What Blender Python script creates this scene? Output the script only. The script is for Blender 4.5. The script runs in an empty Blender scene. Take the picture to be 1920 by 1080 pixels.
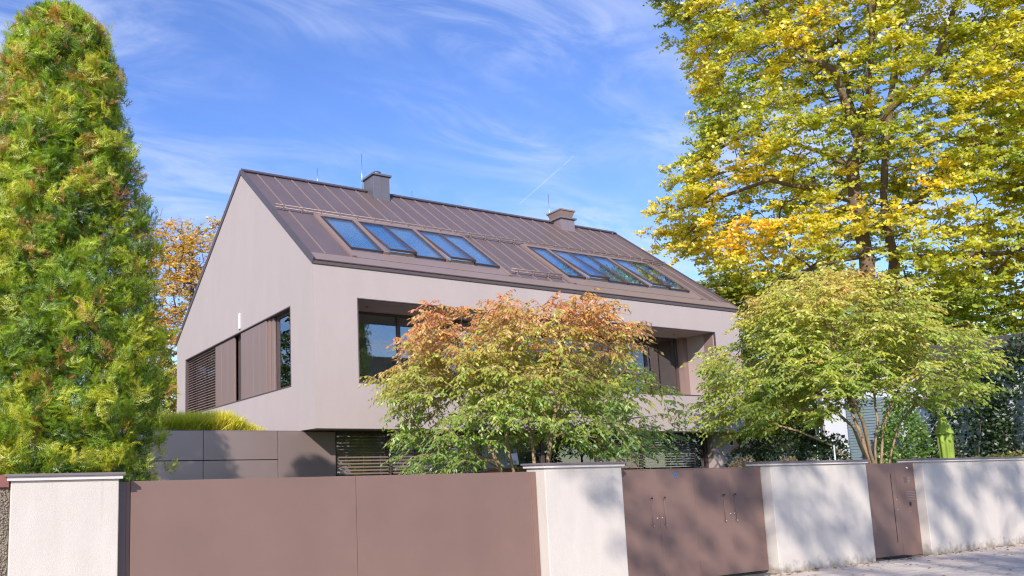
import bpy, math, random
import numpy as np
from mathutils import Vector, Matrix, noise

random.seed(7)
rng = np.random.default_rng(11)
SC = bpy.context.scene
COL = SC.collection

# ------------------------------------------------------------------ camera
EYE = 1.90
cam_d = bpy.data.cameras.new('camera')
cam = bpy.data.objects.new('camera', cam_d)
COL.objects.link(cam)
SC.camera = cam
cam_d.sensor_fit = 'HORIZONTAL'
cam_d.sensor_width = 36.0
cam_d.lens = 1464.6 / 1920 * 36.0
cam_d.shift_x = (960 - 665.0) / 1920
cam_d.shift_y = (697.2 - 540) / 1920
cam_d.clip_end = 20000
cam_d.clip_start = 0.05
yaw, pitch, roll = -0.485996, 0.132859, -0.0238557
def _view():
    cx, sx = math.cos(pitch), math.sin(pitch)
    cy, sy = math.cos(roll), math.sin(roll)
    cz, sz = math.cos(yaw), math.sin(yaw)
    Y = np.array([[cz, sz, 0], [-sz, cz, 0], [0, 0, 1.0]])
    B = np.array([[1, 0, 0], [0, 0, -1], [0, 1, 0.0]])
    P = np.array([[1, 0, 0], [0, cx, sx], [0, -sx, cx]])
    R = np.array([[cy, -sy, 0], [sy, cy, 0], [0, 0, 1.0]])
    return R @ P @ B @ Y
_M = _view()
_r = np.array([_M[0], -_M[1], -_M[2]]).T
_m = Matrix([list(_r[0]), list(_r[1]), list(_r[2])]).to_4x4()
_m.translation = Vector((0, 0, EYE))
cam.matrix_world = _m

# ------------------------------------------------------------------ sky, sun, exposure
SUN = Vector((-0.95, -1.0, 0.745)).normalized()
world = bpy.data.worlds.new('World')
SC.world = world
world.use_nodes = True
wn, wl = world.node_tree.nodes, world.node_tree.links
wn.clear()
w_out = wn.new('ShaderNodeOutputWorld')
sky = wn.new('ShaderNodeTexSky')
sky.sky_type = 'NISHITA'
sky.sun_disc = False
sky.sun_elevation = math.asin(SUN.z)
sky.sun_rotation = math.atan2(SUN.x, SUN.y) % (2 * math.pi)
sky.air_density = 1.0
sky.dust_density = 0.1
sky.ozone_density = 3.0
hs = wn.new('ShaderNodeHueSaturation')
hs.inputs['Saturation'].default_value = 1.2
hs.inputs['Hue'].default_value = 0.517
hs.inputs['Value'].default_value = 0.88
wl.new(sky.outputs[0], hs.inputs['Color'])
bg1 = wn.new('ShaderNodeBackground')
bg1.inputs['Strength'].default_value = 0.15
wl.new(hs.outputs[0], bg1.inputs['Color'])
tc = wn.new('ShaderNodeTexCoord')
sep = wn.new('ShaderNodeSeparateXYZ')
wl.new(tc.outputs['Generated'], sep.inputs[0])
def wmath(op, a, b=None, c=None):
    n = wn.new('ShaderNodeMath'); n.operation = op
    for i, v in enumerate((a, b, c)):
        if v is None: continue
        if isinstance(v, (int, float)): n.inputs[i].default_value = v
        else: wl.new(v, n.inputs[i])
    return n.outputs[0]
zz = wmath('ADD', wmath('MAXIMUM', sep.outputs[2], 0.0), 0.12)
comb = wn.new('ShaderNodeCombineXYZ')
wl.new(wmath('DIVIDE', sep.outputs[0], zz), comb.inputs[0])
wl.new(wmath('DIVIDE', sep.outputs[1], zz), comb.inputs[1])
def wnoise(rot, scale, ns, detail, rough, dist):
    mp = wn.new('ShaderNodeMapping')
    mp.inputs['Rotation'].default_value = (0, 0, rot)
    mp.inputs['Scale'].default_value = scale
    wl.new(comb.outputs[0], mp.inputs['Vector'])
    n = wn.new('ShaderNodeTexNoise')
    n.inputs['Scale'].default_value = ns
    n.inputs['Detail'].default_value = detail
    n.inputs['Roughness'].default_value = rough
    n.inputs['Distortion'].default_value = dist
    wl.new(mp.outputs[0], n.inputs['Vector'])
    return n.outputs[0]
def wramp(v, lo, hi):
    n = wn.new('ShaderNodeMapRange'); n.interpolation_type = 'SMOOTHSTEP'
    n.inputs['From Min'].default_value = lo; n.inputs['From Max'].default_value = hi
    wl.new(v, n.inputs['Value'])
    return n.outputs[0]
c_big = wramp(wnoise(0.9, (0.7, 1.3, 1), 1.0, 3, 0.5, 0.6), 0.32, 0.60)
c_wisp = wramp(wnoise(0.75, (0.75, 1.7, 1), 2.6, 9, 0.60, 1.6), 0.38, 0.70)
c_fine = wramp(wnoise(1.2, (0.9, 1.8, 1), 5.0, 8, 0.6, 0.6), 0.35, 0.8)
cl = wmath('MULTIPLY', c_big, wmath('ADD', wmath('MULTIPLY', c_wisp, 0.85), wmath('MULTIPLY', c_fine, 0.3)))
cl = wmath('ADD', wmath('MULTIPLY', cl, 0.72), 0.03)
bg2 = wn.new('ShaderNodeBackground')
bg2.inputs['Color'].default_value = (0.66, 0.74, 1.0, 1)
bg2.inputs['Strength'].default_value = 0.62
mixw = wn.new('ShaderNodeMixShader')
wl.new(cl, mixw.inputs[0]); wl.new(bg1.outputs[0], mixw.inputs[1]); wl.new(bg2.outputs[0], mixw.inputs[2])
wl.new(mixw.outputs[0], w_out.inputs['Surface'])

sun_d = bpy.data.lights.new('sun', 'SUN')
sun_d.energy = 2.9
sun_d.angle = math.radians(0.6)
sun_d.color = (1.0, 0.94, 0.86)
sun = bpy.data.objects.new('sun', sun_d)
COL.objects.link(sun)
sun.rotation_euler = (-SUN).to_track_quat('-Z', 'Y').to_euler()
SC.view_settings.view_transform = 'Standard'
SC.view_settings.look = 'None'
SC.view_settings.exposure = 0.90
SC.view_settings.gamma = 1.0
SC.view_settings.use_curve_mapping = False
SC.render.engine = 'CYCLES'
SC.cycles.max_bounces = 8
SC.cycles.transparent_max_bounces = 16
SC.cycles.use_denoising = True
SC.cycles.denoiser = 'OPENIMAGEDENOISE'
SC.cycles.denoising_input_passes = 'RGB_ALBEDO_NORMAL'
SC.cycles.denoising_prefilter = 'NONE'
SC.cycles.filter_width = 1.2

# ------------------------------------------------------------------ materials
MATS = {}
def mat(name, color, rough=0.8, metal=0.0, spec=0.5, bump=None, vary=0.0, vscale=2.0, streak=None, coat=0.0, dirt=False):
    m = bpy.data.materials.new(name); m.use_nodes = True
    nt = m.node_tree; N, L = nt.nodes, nt.links
    b = N['Principled BSDF']
    b.inputs['Base Color'].default_value = (*color, 1)
    b.inputs['Roughness'].default_value = rough
    b.inputs['Metallic'].default_value = metal
    b.inputs['Specular IOR Level'].default_value = spec
    b.inputs['Coat Weight'].default_value = coat
    tc = N.new('ShaderNodeTexCoord')
    geo = N.new('ShaderNodeNewGeometry')
    if vary:
        n1 = N.new('ShaderNodeTexNoise'); n1.inputs['Scale'].default_value = vscale; n1.inputs['Detail'].default_value = 7
        n1.inputs['Roughness'].default_value = 0.62
        mp = N.new('ShaderNodeMapping'); L.new(geo.outputs['Position'], mp.inputs[0])
        if streak: mp.inputs['Scale'].default_value = streak
        L.new(mp.outputs[0], n1.inputs['Vector'])
        rm = N.new('ShaderNodeMapRange'); rm.inputs['From Min'].default_value = .25; rm.inputs['From Max'].default_value = .75
        rm.inputs['To Min'].default_value = 1 - vary; rm.inputs['To Max'].default_value = 1 + vary
        L.new(n1.outputs[0], rm.inputs[0])
        mx = N.new('ShaderNodeMix'); mx.data_type = 'RGBA'; mx.blend_type = 'MULTIPLY'; mx.inputs[0].default_value = 1
        mx.inputs[6].default_value = (*color, 1); L.new(rm.outputs[0], mx.inputs[7])
        L.new(mx.outputs[2], b.inputs['Base Color'])
        if dirt:   # splash dirt and green-grey stains near the foot, thin run marks below the coping
            sp = N.new('ShaderNodeSeparateXYZ'); L.new(geo.outputs['Position'], sp.inputs[0])
            n3 = N.new('ShaderNodeTexNoise'); n3.inputs['Scale'].default_value = 7; n3.inputs['Detail'].default_value = 8; L.new(geo.outputs['Position'], n3.inputs['Vector'])
            ad = N.new('ShaderNodeMath'); ad.operation = 'MULTIPLY_ADD'; L.new(n3.outputs[0], ad.inputs[0]); ad.inputs[1].default_value = -.55; L.new(sp.outputs[2], ad.inputs[2])
            r1 = N.new('ShaderNodeMapRange'); r1.inputs['From Min'].default_value = -.10; r1.inputs['From Max'].default_value = -.32; L.new(ad.outputs[0], r1.inputs[0])
            n4 = N.new('ShaderNodeTexNoise'); n4.inputs['Scale'].default_value = 1; n4.inputs['Detail'].default_value = 4
            mp4 = N.new('ShaderNodeMapping'); mp4.inputs['Scale'].default_value = (14, 14, .5); L.new(geo.outputs['Position'], mp4.inputs[0]); L.new(mp4.outputs[0], n4.inputs['Vector'])
            r2 = N.new('ShaderNodeMapRange'); r2.inputs['From Min'].default_value = .58; r2.inputs['From Max'].default_value = .8; r2.inputs['To Max'].default_value = .28; L.new(n4.outputs[0], r2.inputs[0])
            r3 = N.new('ShaderNodeMapRange'); r3.inputs['From Min'].default_value = 1.1; r3.inputs['From Max'].default_value = 1.95; L.new(sp.outputs[2], r3.inputs[0])
            mu = N.new('ShaderNodeMath'); mu.operation = 'MULTIPLY'; L.new(r2.outputs[0], mu.inputs[0]); L.new(r3.outputs[0], mu.inputs[1])
            mxx = N.new('ShaderNodeMath'); mxx.operation = 'MAXIMUM'; L.new(mu.outputs[0], mxx.inputs[0]); L.new(r1.outputs[0], mxx.inputs[1])
            m5 = N.new('ShaderNodeMix'); m5.data_type = 'RGBA'; L.new(mxx.outputs[0], m5.inputs[0]); L.new(mx.outputs[2], m5.inputs[6]); m5.inputs[7].default_value = (.26, .22, .17, 1)
            L.new(m5.outputs[2], b.inputs['Base Color'])
    if bump:
        sc_, st, di = bump
        n2 = N.new('ShaderNodeTexNoise'); n2.inputs['Scale'].default_value = sc_; n2.inputs['Detail'].default_value = 4
        L.new(geo.outputs['Position'], n2.inputs['Vector'])
        bp = N.new('ShaderNodeBump'); bp.inputs['Strength'].default_value = st; bp.inputs['Distance'].default_value = di
        L.new(n2.outputs[0], bp.inputs['Height']); L.new(bp.outputs[0], b.inputs['Normal'])
    MATS[name] = m
    return m

def glass_mat(name, tint, base, gain, rough=0.0):
    m = bpy.data.materials.new(name); m.use_nodes = True
    N, L = m.node_tree.nodes, m.node_tree.links
    N.clear()
    o = N.new('ShaderNodeOutputMaterial')
    t = N.new('ShaderNodeBsdfTransparent'); t.inputs[0].default_value = (*tint, 1)
    g = N.new('ShaderNodeBsdfGlossy'); g.inputs['Roughness'].default_value = rough
    g.inputs['Color'].default_value = (0.92, 0.96, 1.0, 1)
    f = N.new('ShaderNodeFresnel'); f.inputs[0].default_value = 1.5
    a = N.new('ShaderNodeMath'); a.operation = 'MULTIPLY_ADD'; a.use_clamp = True
    L.new(f.outputs[0], a.inputs[0]); a.inputs[1].default_value = gain; a.inputs[2].default_value = base
    mx = N.new('ShaderNodeMixShader'); L.new(a.outputs[0], mx.inputs[0])
    L.new(t.outputs[0], mx.inputs[1]); L.new(g.outputs[0], mx.inputs[2]); L.new(mx.outputs[0], o.inputs[0])
    MATS[name] = m
    return m

def leaf_mat(name, trans=0.45, tcol=(1.0, 1.0, 0.6), tgain=1.45, gloss=0.06):
    m = bpy.data.materials.new(name); m.use_nodes = True
    N, L = m.node_tree.nodes, m.node_tree.links
    N.clear()
    o = N.new('ShaderNodeOutputMaterial')
    at = N.new('ShaderNodeAttribute'); at.attribute_name = 'Col'
    d = N.new('ShaderNodeBsdfDiffuse'); L.new(at.outputs['Color'], d.inputs[0])
    mu = N.new('ShaderNodeMix'); mu.data_type = 'RGBA'; mu.blend_type = 'MULTIPLY'; mu.inputs[0].default_value = 1
    L.new(at.outputs['Color'], mu.inputs[6]); mu.inputs[7].default_value = tuple(c * tgain for c in tcol) + (1,)
    t = N.new('ShaderNodeBsdfTranslucent'); L.new(mu.outputs[2], t.inputs[0])
    g = N.new('ShaderNodeBsdfGlossy'); g.inputs['Roughness'].default_value = 0.45; g.inputs[0].default_value = (1, 1, 1, 1)
    m1 = N.new('ShaderNodeMixShader'); m1.inputs[0].default_value = trans
    L.new(d.outputs[0], m1.inputs[1]); L.new(t.outputs[0], m1.inputs[2])
    m2 = N.new('ShaderNodeMixShader'); m2.inputs[0].default_value = gloss
    L.new(m1.outputs[0], m2.inputs[1]); L.new(g.outputs[0], m2.inputs[2]); L.new(m2.outputs[0], o.inputs[0])
    MATS[name] = m
    return m

mat('house_plaster', (0.455, 0.377, 0.358), 0.92, bump=(34, .22, .02), vary=.045, vscale=1.0, streak=(1.6, 1.6, .45))
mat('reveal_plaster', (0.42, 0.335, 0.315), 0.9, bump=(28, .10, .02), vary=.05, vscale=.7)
mat('wall_plaster', (0.60, 0.535, 0.475), 0.95, bump=(130, .45, .012), vary=.06, vscale=2.2, streak=(2, 2, .6), dirt=True)
mat('coping_plaster', (0.66, 0.60, 0.57), 0.9, bump=(55, .2, .01), vary=.05)
mat('coping_metal', (0.24, 0.19, 0.19), 0.5, metal=.3, vary=.08, vscale=4)
mat('gate_metal', (0.222, 0.138, 0.114), 0.52, metal=.08, spec=.3, vary=.09, vscale=.9, bump=(3, .04, .02))
mat('gate_frame_metal', (0.17, 0.12, 0.115), 0.5, metal=.3, vary=.06)
mat('cladding_metal', (0.35, 0.262, 0.252), 0.34, metal=.45, vary=.05, vscale=.9)
mat('roof_metal', (0.20, 0.142, 0.135), 0.45, metal=.35, vary=.10, vscale=1.3, streak=(1.5, .5, .5))
mat('roof_trim', (0.15, 0.11, 0.11), 0.45, metal=.4, vary=.06)
mat('sunlit_seam', (0.32, 0.235, 0.215), 0.5, metal=.2)  # roof metal lightened to paint sunlight on seam sides; snow guards share it
mat('skylight_frame', (0.33, 0.235, 0.205), 0.45, metal=.3, vary=.05)
mat('window_frame', (0.11, 0.075, 0.07), 0.45, metal=.3, vary=.05)
mat('shutter_metal', (0.33, 0.225, 0.20), 0.45, metal=.3, vary=.06, vscale=5, streak=(1, 6, .3))
mat('blind_metal', (0.36, 0.25, 0.225), 0.4, metal=.4, vary=.05)
mat('blind_light', (0.36, 0.38, 0.34), 0.35, metal=.4, vary=.05)
mat('steel', (0.6, 0.6, 0.6), 0.3, metal=.9, vary=.05)
mat('dark', (0.012, 0.011, 0.012), 0.6, vary=.1)
mat('interior_wall', (0.68, 0.66, 0.62), 0.9, vary=.05)
mat('interior_floor', (0.16, 0.11, 0.07), 0.5, vary=.1)
mat('interior_white', (0.75, 0.74, 0.70), 0.8, vary=.05)
mat('curtain', (0.70, 0.76, 0.72), 0.9, vary=.05, vscale=6)
mat('bark', (0.17, 0.115, 0.075), 0.9, vary=.35, vscale=9, bump=(30, .6, .02))
mat('bark_light', (0.36, 0.24, 0.145), 0.9, vary=.35, vscale=10, bump=(30, .6, .02))
mat('soil', (0.07, 0.055, 0.035), 0.95, vary=.3, vscale=2, bump=(12, .5, .03))
mat('lawn', (0.06, 0.09, 0.025), 0.95, vary=.3, vscale=1.5, bump=(20, .5, .03))
mat('asphalt', (0.05, 0.05, 0.052), 0.9, vary=.2, vscale=3, bump=(60, .4, .01))
mat('kerb_stone', (0.30, 0.28, 0.26), 0.9, vary=.15, vscale=4, bump=(40, .3, .01))
for i, c in enumerate([(0.56, 0.47, 0.395), (0.49, 0.42, 0.36), (0.60, 0.505, 0.42)]):
    mat('paver_%d' % i, c, 0.9, vary=.16, vscale=5, bump=(45, .4, .01))
mat('joint_sand', (0.16, 0.14, 0.11), 0.95, vary=.3, vscale=8)
mat('pebble', (0.27, 0.22, 0.17), 0.85, vary=.5, vscale=35)
mat('pebble_bed', (0.20, 0.165, 0.125), 0.95, vary=.4, vscale=20, bump=(50, .6, .02))
mat('red_coping', (0.26, 0.10, 0.085), 0.7, vary=.2, vscale=6)
mat('parasol_cloth', (0.32, 0.43, 0.06), 0.8, vary=.08, vscale=5, bump=(8, .4, .03))
mat('white_paint', (0.72, 0.73, 0.75), 0.85, vary=.06, vscale=1, bump=(30, .1, .01))
mat('cream_paint', (0.66, 0.55, 0.48), 0.85, vary=.06, vscale=1, bump=(30, .1, .01))
mat('pink_paint', (0.62, 0.36, 0.29), 0.85, vary=.06, vscale=1)
mat('brown_tile', (0.16, 0.085, 0.06), 0.85, vary=.3, vscale=3, bump=(6, .4, .05))
mat('dark_tile', (0.07, 0.055, 0.055), 0.85, vary=.3, vscale=3, bump=(6, .4, .05))
mat('teal_louvre', (0.20, 0.26, 0.28), 0.5, vary=.08)
mat('wood', (0.26, 0.13, 0.04), 0.6, vary=.25, vscale=3, streak=(1, 1, 8))
mat('lamp_shade', (0.75, 0.72, 0.80), 0.7, vary=.03)
mat('sticker_blue', (0.03, 0.22, 0.55), 0.5)
mat('sticker_print', (0.5, 0.12, 0.12), 0.5)
mat('engrave', (0.42, 0.32, 0.29), 0.5, metal=.2)
mat('chimney_metal', (0.21, 0.19, 0.20), 0.4, metal=.5, vary=.06, vscale=3)
mat('sky_tint_panel', (.24, .52, .78), .7, vary=.05)  # blue colour stands in for sky mirrored in the skylights
mat('mesh_pad', (0.15, 0.11, 0.105), 0.5, metal=.2)
glass_mat('window_glass', (0.90, 0.94, 0.92), 0.15, 1.3)
glass_mat('skylight_glass', (0.92, 0.97, 1.0), 0.13, 0.7)
leaf_mat('leaf'); leaf_mat('needle', trans=.42, gloss=.04)
LG = leaf_mat('grass_blade', trans=.4, gloss=.05)

# contrail / far vapour
cm = bpy.data.materials.new('vapour'); cm.use_nodes = True
N, L = cm.node_tree.nodes, cm.node_tree.links
N.clear()
o_ = N.new('ShaderNodeOutputMaterial'); t_ = N.new('ShaderNodeBsdfTransparent'); d_ = N.new('ShaderNodeBsdfTranslucent')
d_.inputs[0].default_value = (.9, .9, .9, 1)
d2_ = N.new('ShaderNodeBsdfDiffuse'); d2_.inputs[0].default_value = (.9, .9, .9, 1)
a_ = N.new('ShaderNodeAddShader'); L.new(d_.outputs[0], a_.inputs[0]); L.new(d2_.outputs[0], a_.inputs[1])
m_ = N.new('ShaderNodeMixShader'); 
lw = N.new('ShaderNodeLayerWeight'); lw.inputs[0].default_value = .5
iv = N.new('ShaderNodeMath'); iv.operation = 'SUBTRACT'; iv.inputs[0].default_value = 1; L.new(lw.outputs['Facing'], iv.inputs[1])
nz = N.new('ShaderNodeTexNoise'); nz.inputs['Scale'].default_value = .02; nz.inputs['Detail'].default_value = 3
gp = N.new('ShaderNodeNewGeometry'); L.new(gp.outputs['Position'], nz.inputs['Vector'])
m3 = N.new('ShaderNodeMath'); m3.operation = 'MULTIPLY'; L.new(iv.outputs[0], m3.inputs[0]); L.new(nz.outputs[0], m3.inputs[1])
m4 = N.new('ShaderNodeMath'); m4.operation = 'MULTIPLY'; L.new(m3.outputs[0], m4.inputs[0]); m4.inputs[1].default_value = .06
L.new(m4.outputs[0], m_.inputs[0]); L.new(t_.outputs[0], m_.inputs[1]); L.new(a_.outputs[0], m_.inputs[2]); L.new(m_.outputs[0], o_.inputs[0])
MATS['vapour'] = cm

# ------------------------------------------------------------------ helpers
def link(name, me, parent=None):
    o = bpy.data.objects.new(name, me)
    COL.objects.link(o)
    if parent is not None: o.parent = parent
    return o

def tag(o, label=None, cat=None, group=None, kind=None):
    if label: o['label'] = label
    if cat: o['category'] = cat
    if group: o['group'] = group
    if kind: o['kind'] = kind
    return o

def thing(name, label, cat, group=None, loc=(0, 0, 0)):
    o = bpy.data.objects.new(name, None)
    COL.objects.link(o)
    o.location = loc
    o.empty_display_size = .2
    return tag(o, label, cat, group)

class MB:
    """collects boxes, prisms, quads and tubes and links them as one mesh object"""
    def __init__(s): s.v = []; s.f = []; s.mi = []; s.cur = 0
    def poly(s, pts):
        i = len(s.v); s.v += [tuple(p) for p in pts]; s.f.append(tuple(range(i, i + len(pts)))); s.mi.append(s.cur)
    def hexa(s, p):   # 8 points: bottom 4 (ccw), top 4
        i = len(s.v); s.v += [tuple(q) for q in p]
        for f in ((3, 2, 1, 0), (4, 5, 6, 7), (0, 1, 5, 4), (1, 2, 6, 5), (2, 3, 7, 6), (3, 0, 4, 7)):
            s.f.append(tuple(i + k for k in f)); s.mi.append(s.cur)
    def box(s, x0, x1, y0, y1, z0, z1):
        s.hexa([(x0, y0, z0), (x1, y0, z0), (x1, y1, z0), (x0, y1, z0), (x0, y0, z1), (x1, y0, z1), (x1, y1, z1), (x0, y1, z1)])
        return s
    def prism(s, poly, axis, a0, a1):   # poly in the plane normal to axis; extruded a0..a1
        n = len(poly)
        def P(p, a):
            if axis == 'x': return (a, p[0], p[1])
            if axis == 'y': return (p[0], a, p[1])
            return (p[0], p[1], a)
        i = len(s.v)
        s.v += [P(p, a0) for p in poly] + [P(p, a1) for p in poly]
        s.f.append(tuple(i + k for k in range(n))[::-1]); s.f.append(tuple(i + n + k for k in range(n)))
        s.mi += [s.cur, s.cur]
        for k in range(n):
            s.f.append((i + k, i + (k + 1) % n, i + n + (k + 1) % n, i + n + k)); s.mi.append(s.cur)
        return s
    def tube(s, pts, rad, sides=6, cap=True):
        pts = [Vector(p) for p in pts]
        if not hasattr(rad, '__len__'): rad = [rad] * len(pts)
        rings = []
        up = Vector((0.13, 0.21, 0.97)).normalized()
        for k, p in enumerate(pts):
            d = (pts[min(k + 1, len(pts) - 1)] - pts[max(k - 1, 0)])
            if d.length < 1e-9: d = Vector((0, 0, 1))
            d.normalize()
            a = d.cross(up)
            if a.length < .05: a = d.cross(Vector((1, 0, 0)))
            a.normalize(); b = d.cross(a)
            i = len(s.v)
            for q in range(sides):
                t = 2 * math.pi * q / sides
                s.v.append(tuple(p + (a * math.cos(t) + b * math.sin(t)) * rad[k]))
            rings.append(i)
        for k in range(len(rings) - 1):
            a, b = rings[k], rings[k + 1]
            for q in range(sides):
                r = (q + 1) % sides
                s.f.append((a + q, a + r, b + r, b + q)); s.mi.append(s.cur)
        if cap:
            s.f.append(tuple(range(rings[0], rings[0] + sides))[::-1]); s.mi.append(s.cur)
            s.f.append(tuple(range(rings[-1], rings[-1] + sides))); s.mi.append(s.cur)
        return s
    def build(s, name, m, parent=None, smooth=False, bevel=0, loc=None):
        me = bpy.data.meshes.new(name)
        me.from_pydata(s.v, [], s.f)
        for x in (m if isinstance(m, (list, tuple)) else [m]): me.materials.append(MATS[x])
        if isinstance(m, (list, tuple)): me.polygons.foreach_set('material_index', s.mi)
        if smooth: me.polygons.foreach_set('use_smooth', [True] * len(me.polygons))
        me.update()
        o = link(name, me, parent)
        if loc: o.location = loc
        if bevel:
            b = o.modifiers.new('bevel', 'BEVEL'); b.width = bevel; b.segments = 2; b.limit_method = 'ANGLE'
            b.harden_normals = False
        return o

def box(name, m, parent, x0, x1, y0, y1, z0, z1, bevel=0):
    return MB().box(x0, x1, y0, y1, z0, z1).build(name, m, parent, bevel=bevel)

def fast_mesh(name, V, F, m, parent=None, col=None, smooth=False):
    me = bpy.data.meshes.new(name)
    nv, nf, k = len(V), len(F), F.shape[1]
    me.vertices.add(nv); me.vertices.foreach_set('co', V.astype(np.float32).ravel())
    me.loops.add(nf * k); me.loops.foreach_set('vertex_index', F.astype(np.int32).ravel())
    me.polygons.add(nf)
    me.polygons.foreach_set('loop_start', np.arange(0, nf * k, k, dtype=np.int32))
    if col is not None:
        a = me.color_attributes.new('Col', 'FLOAT_COLOR', 'POINT')
        c = np.ones((nv, 4), np.float32); c[:, :3] = col
        a.data.foreach_set('color', c.ravel())
    me.materials.append(MATS[m])
    if smooth: me.polygons.foreach_set('use_smooth', np.ones(nf, bool))
    me.update(calc_edges=True)
    return link(name, me, parent)

def place(tv, tf, O, D, Nn, S, C, cvar=None):
    """instances of a template (tv: x side, y along, z normal) baked into one mesh"""
    n = len(O)
    D = D / np.linalg.norm(D, axis=1, keepdims=True)
    X = np.cross(D, Nn); X /= np.maximum(np.linalg.norm(X, axis=1, keepdims=True), 1e-6)
    Z = np.cross(X, D)
    S = np.asarray(S).reshape(-1, 1, 1) if np.ndim(S) else S
    V = O[:, None, :] + S * (tv[None, :, 0, None] * X[:, None, :] + tv[None, :, 1, None] * D[:, None, :] + tv[None, :, 2, None] * Z[:, None, :])
    F = (tf[None] + (np.arange(n) * len(tv))[:, None, None]).reshape(-1, tf.shape[1])
    Cc = np.repeat(C[:, None, :], len(tv), axis=1)
    if cvar is not None: Cc = Cc * cvar[None, :, None]
    return V.reshape(-1, 3), F, Cc.reshape(-1, 3)

# leaf templates
ELLIPSE_V = np.array([(0, 0, 0), (-.22, .42, -.06), (.22, .42, -.06), (0, .45, .035), (0, 1, -.12)], float)
ELLIPSE_F = np.array([(0, 3, 1), (0, 2, 3), (1, 3, 4), (3, 2, 4)])
LOBED_V = np.array([(0, 0, 0), (-.5, .62, -.10), (-.13, .55, .03), (0, 1.0, -.07), (.13, .55, .03), (.5, .62, -.10)], float)
LOBED_F = np.array([(0, 2, 1), (0, 3, 2), (0, 4, 3), (0, 5, 4)])
DIAM_V = np.array([(0, 0, 0), (-.3, .5, -.06), (.3, .5, -.06), (0, 1, 0)], float)
DIAM_F = np.array([(0, 3, 1), (0, 2, 3)])
MAPLE_V = np.array([(0, .15, 0), (-.55, .6, -.08), (0, 1.0, 0), (.55, .6, -.08)], float)
MAPLE_F = np.array([(0, 2, 1), (0, 3, 2)])
def frond_template(nside=4):
    V = []; F = []
    def sl(p0, p1, w):
        p0 = np.array(p0); p1 = np.array(p1); d = p1 - p0; s = np.array([d[1], -d[0], 0]); s = s / (np.linalg.norm(s) + 1e-9) * w
        i = len(V); V.extend([p0 - s, p0 + s, p1]); F.append((i, i + 1, i + 2))
    sl((0, 0, 0), (0, 1, -.12), .034)
    for k in range(nside):
        t = .12 + .75 * k / nside
        l = .42 * (1 - t * .75)
        for sg in (-1, 1):
            sl((0, t, -.12 * t * t), (sg * l * .75, t + l * .75, -.12 * t * t - .05 - .03 * k), .034)
    return np.array(V), np.array(F)
FROND_V, FROND_F = frond_template()

def unit(n):
    v = rng.normal(size=(n, 3)); return v / np.linalg.norm(v, axis=1, keepdims=True)

def noise3(P, s, off=0.0):
    return np.array([noise.noise(Vector((float(p[0]) * s + off, float(p[1]) * s - off, float(p[2]) * s + off * 2))) for p in P])

def ramp(t, stops):
    t = np.clip(t, 0, 1); xs = [s[0] for s in stops]
    return np.stack([np.interp(t, xs, [s[1][k] for s in stops]) for k in range(3)], axis=1)

def in_poly(pts, poly):
    x, y = pts[:, 0], pts[:, 1]; ins = np.zeros(len(pts), bool)
    n = len(poly)
    for i in range(n):
        x1, y1 = poly[i]; x2, y2 = poly[(i + 1) % n]
        c = ((y1 > y) != (y2 > y)) & (x < (x2 - x1) * (y - y1) / (y2 - y1 + 1e-12) + x1)
        ins ^= c
    return ins

def sample_crown(poly, depth, n, gap=None, gscale=.5, shell=.0, off=0.0, box_=2):
    """points (s, t, z) inside the solid of silhouette poly with half depth 'depth'"""
    poly = np.array(poly); lo, hi = poly.min(0), poly.max(0)
    cs, cz = poly.mean(0)
    out = []
    tot = 0
    for _ in range(60):
        m = n * 3
        s = rng.uniform(lo[0], hi[0], m); z = rng.uniform(lo[1], hi[1], m); t = rng.uniform(-1, 1, m)
        k = np.sqrt(1 - np.abs(t) ** box_ * .9)
        q = np.stack([cs + (s - cs) / k, cz + (z - cz) / np.sqrt(k)], 1)
        ok = in_poly(q, poly)
        if shell > 0:
            kk = 1 - shell
            q2 = np.stack([cs + (s - cs) / k / kk, cz + (z - cz) / np.sqrt(k) / kk], 1)
            inner = in_poly(q2, poly) & (np.abs(t) < kk)
            ok &= ~(inner & (rng.random(m) < .75))
        P = np.stack([s, t * depth, z], 1)[ok]
        if gap is not None:
            nv = noise3(P, gscale, off)
            P = P[nv > gap]
        out.append(P); tot += len(P)
        if tot >= n: break
    return np.concatenate(out)[:n]

def frame(base):
    """local (s, t, z) -> world for a tree standing at base; s runs square to the street-side view of it"""
    B = np.array([base[0], base[1]]); d = B / np.linalg.norm(B); p = np.array([d[1], -d[0]])
    def f(P):
        P = np.asarray(P, float)
        out = np.empty_like(P)
        out[:, 0] = base[0] + P[:, 0] * p[0] + P[:, 1] * d[0]
        out[:, 1] = base[1] + P[:, 0] * p[1] + P[:, 1] * d[1]
        out[:, 2] = P[:, 2]
        return out
    return f

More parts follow.
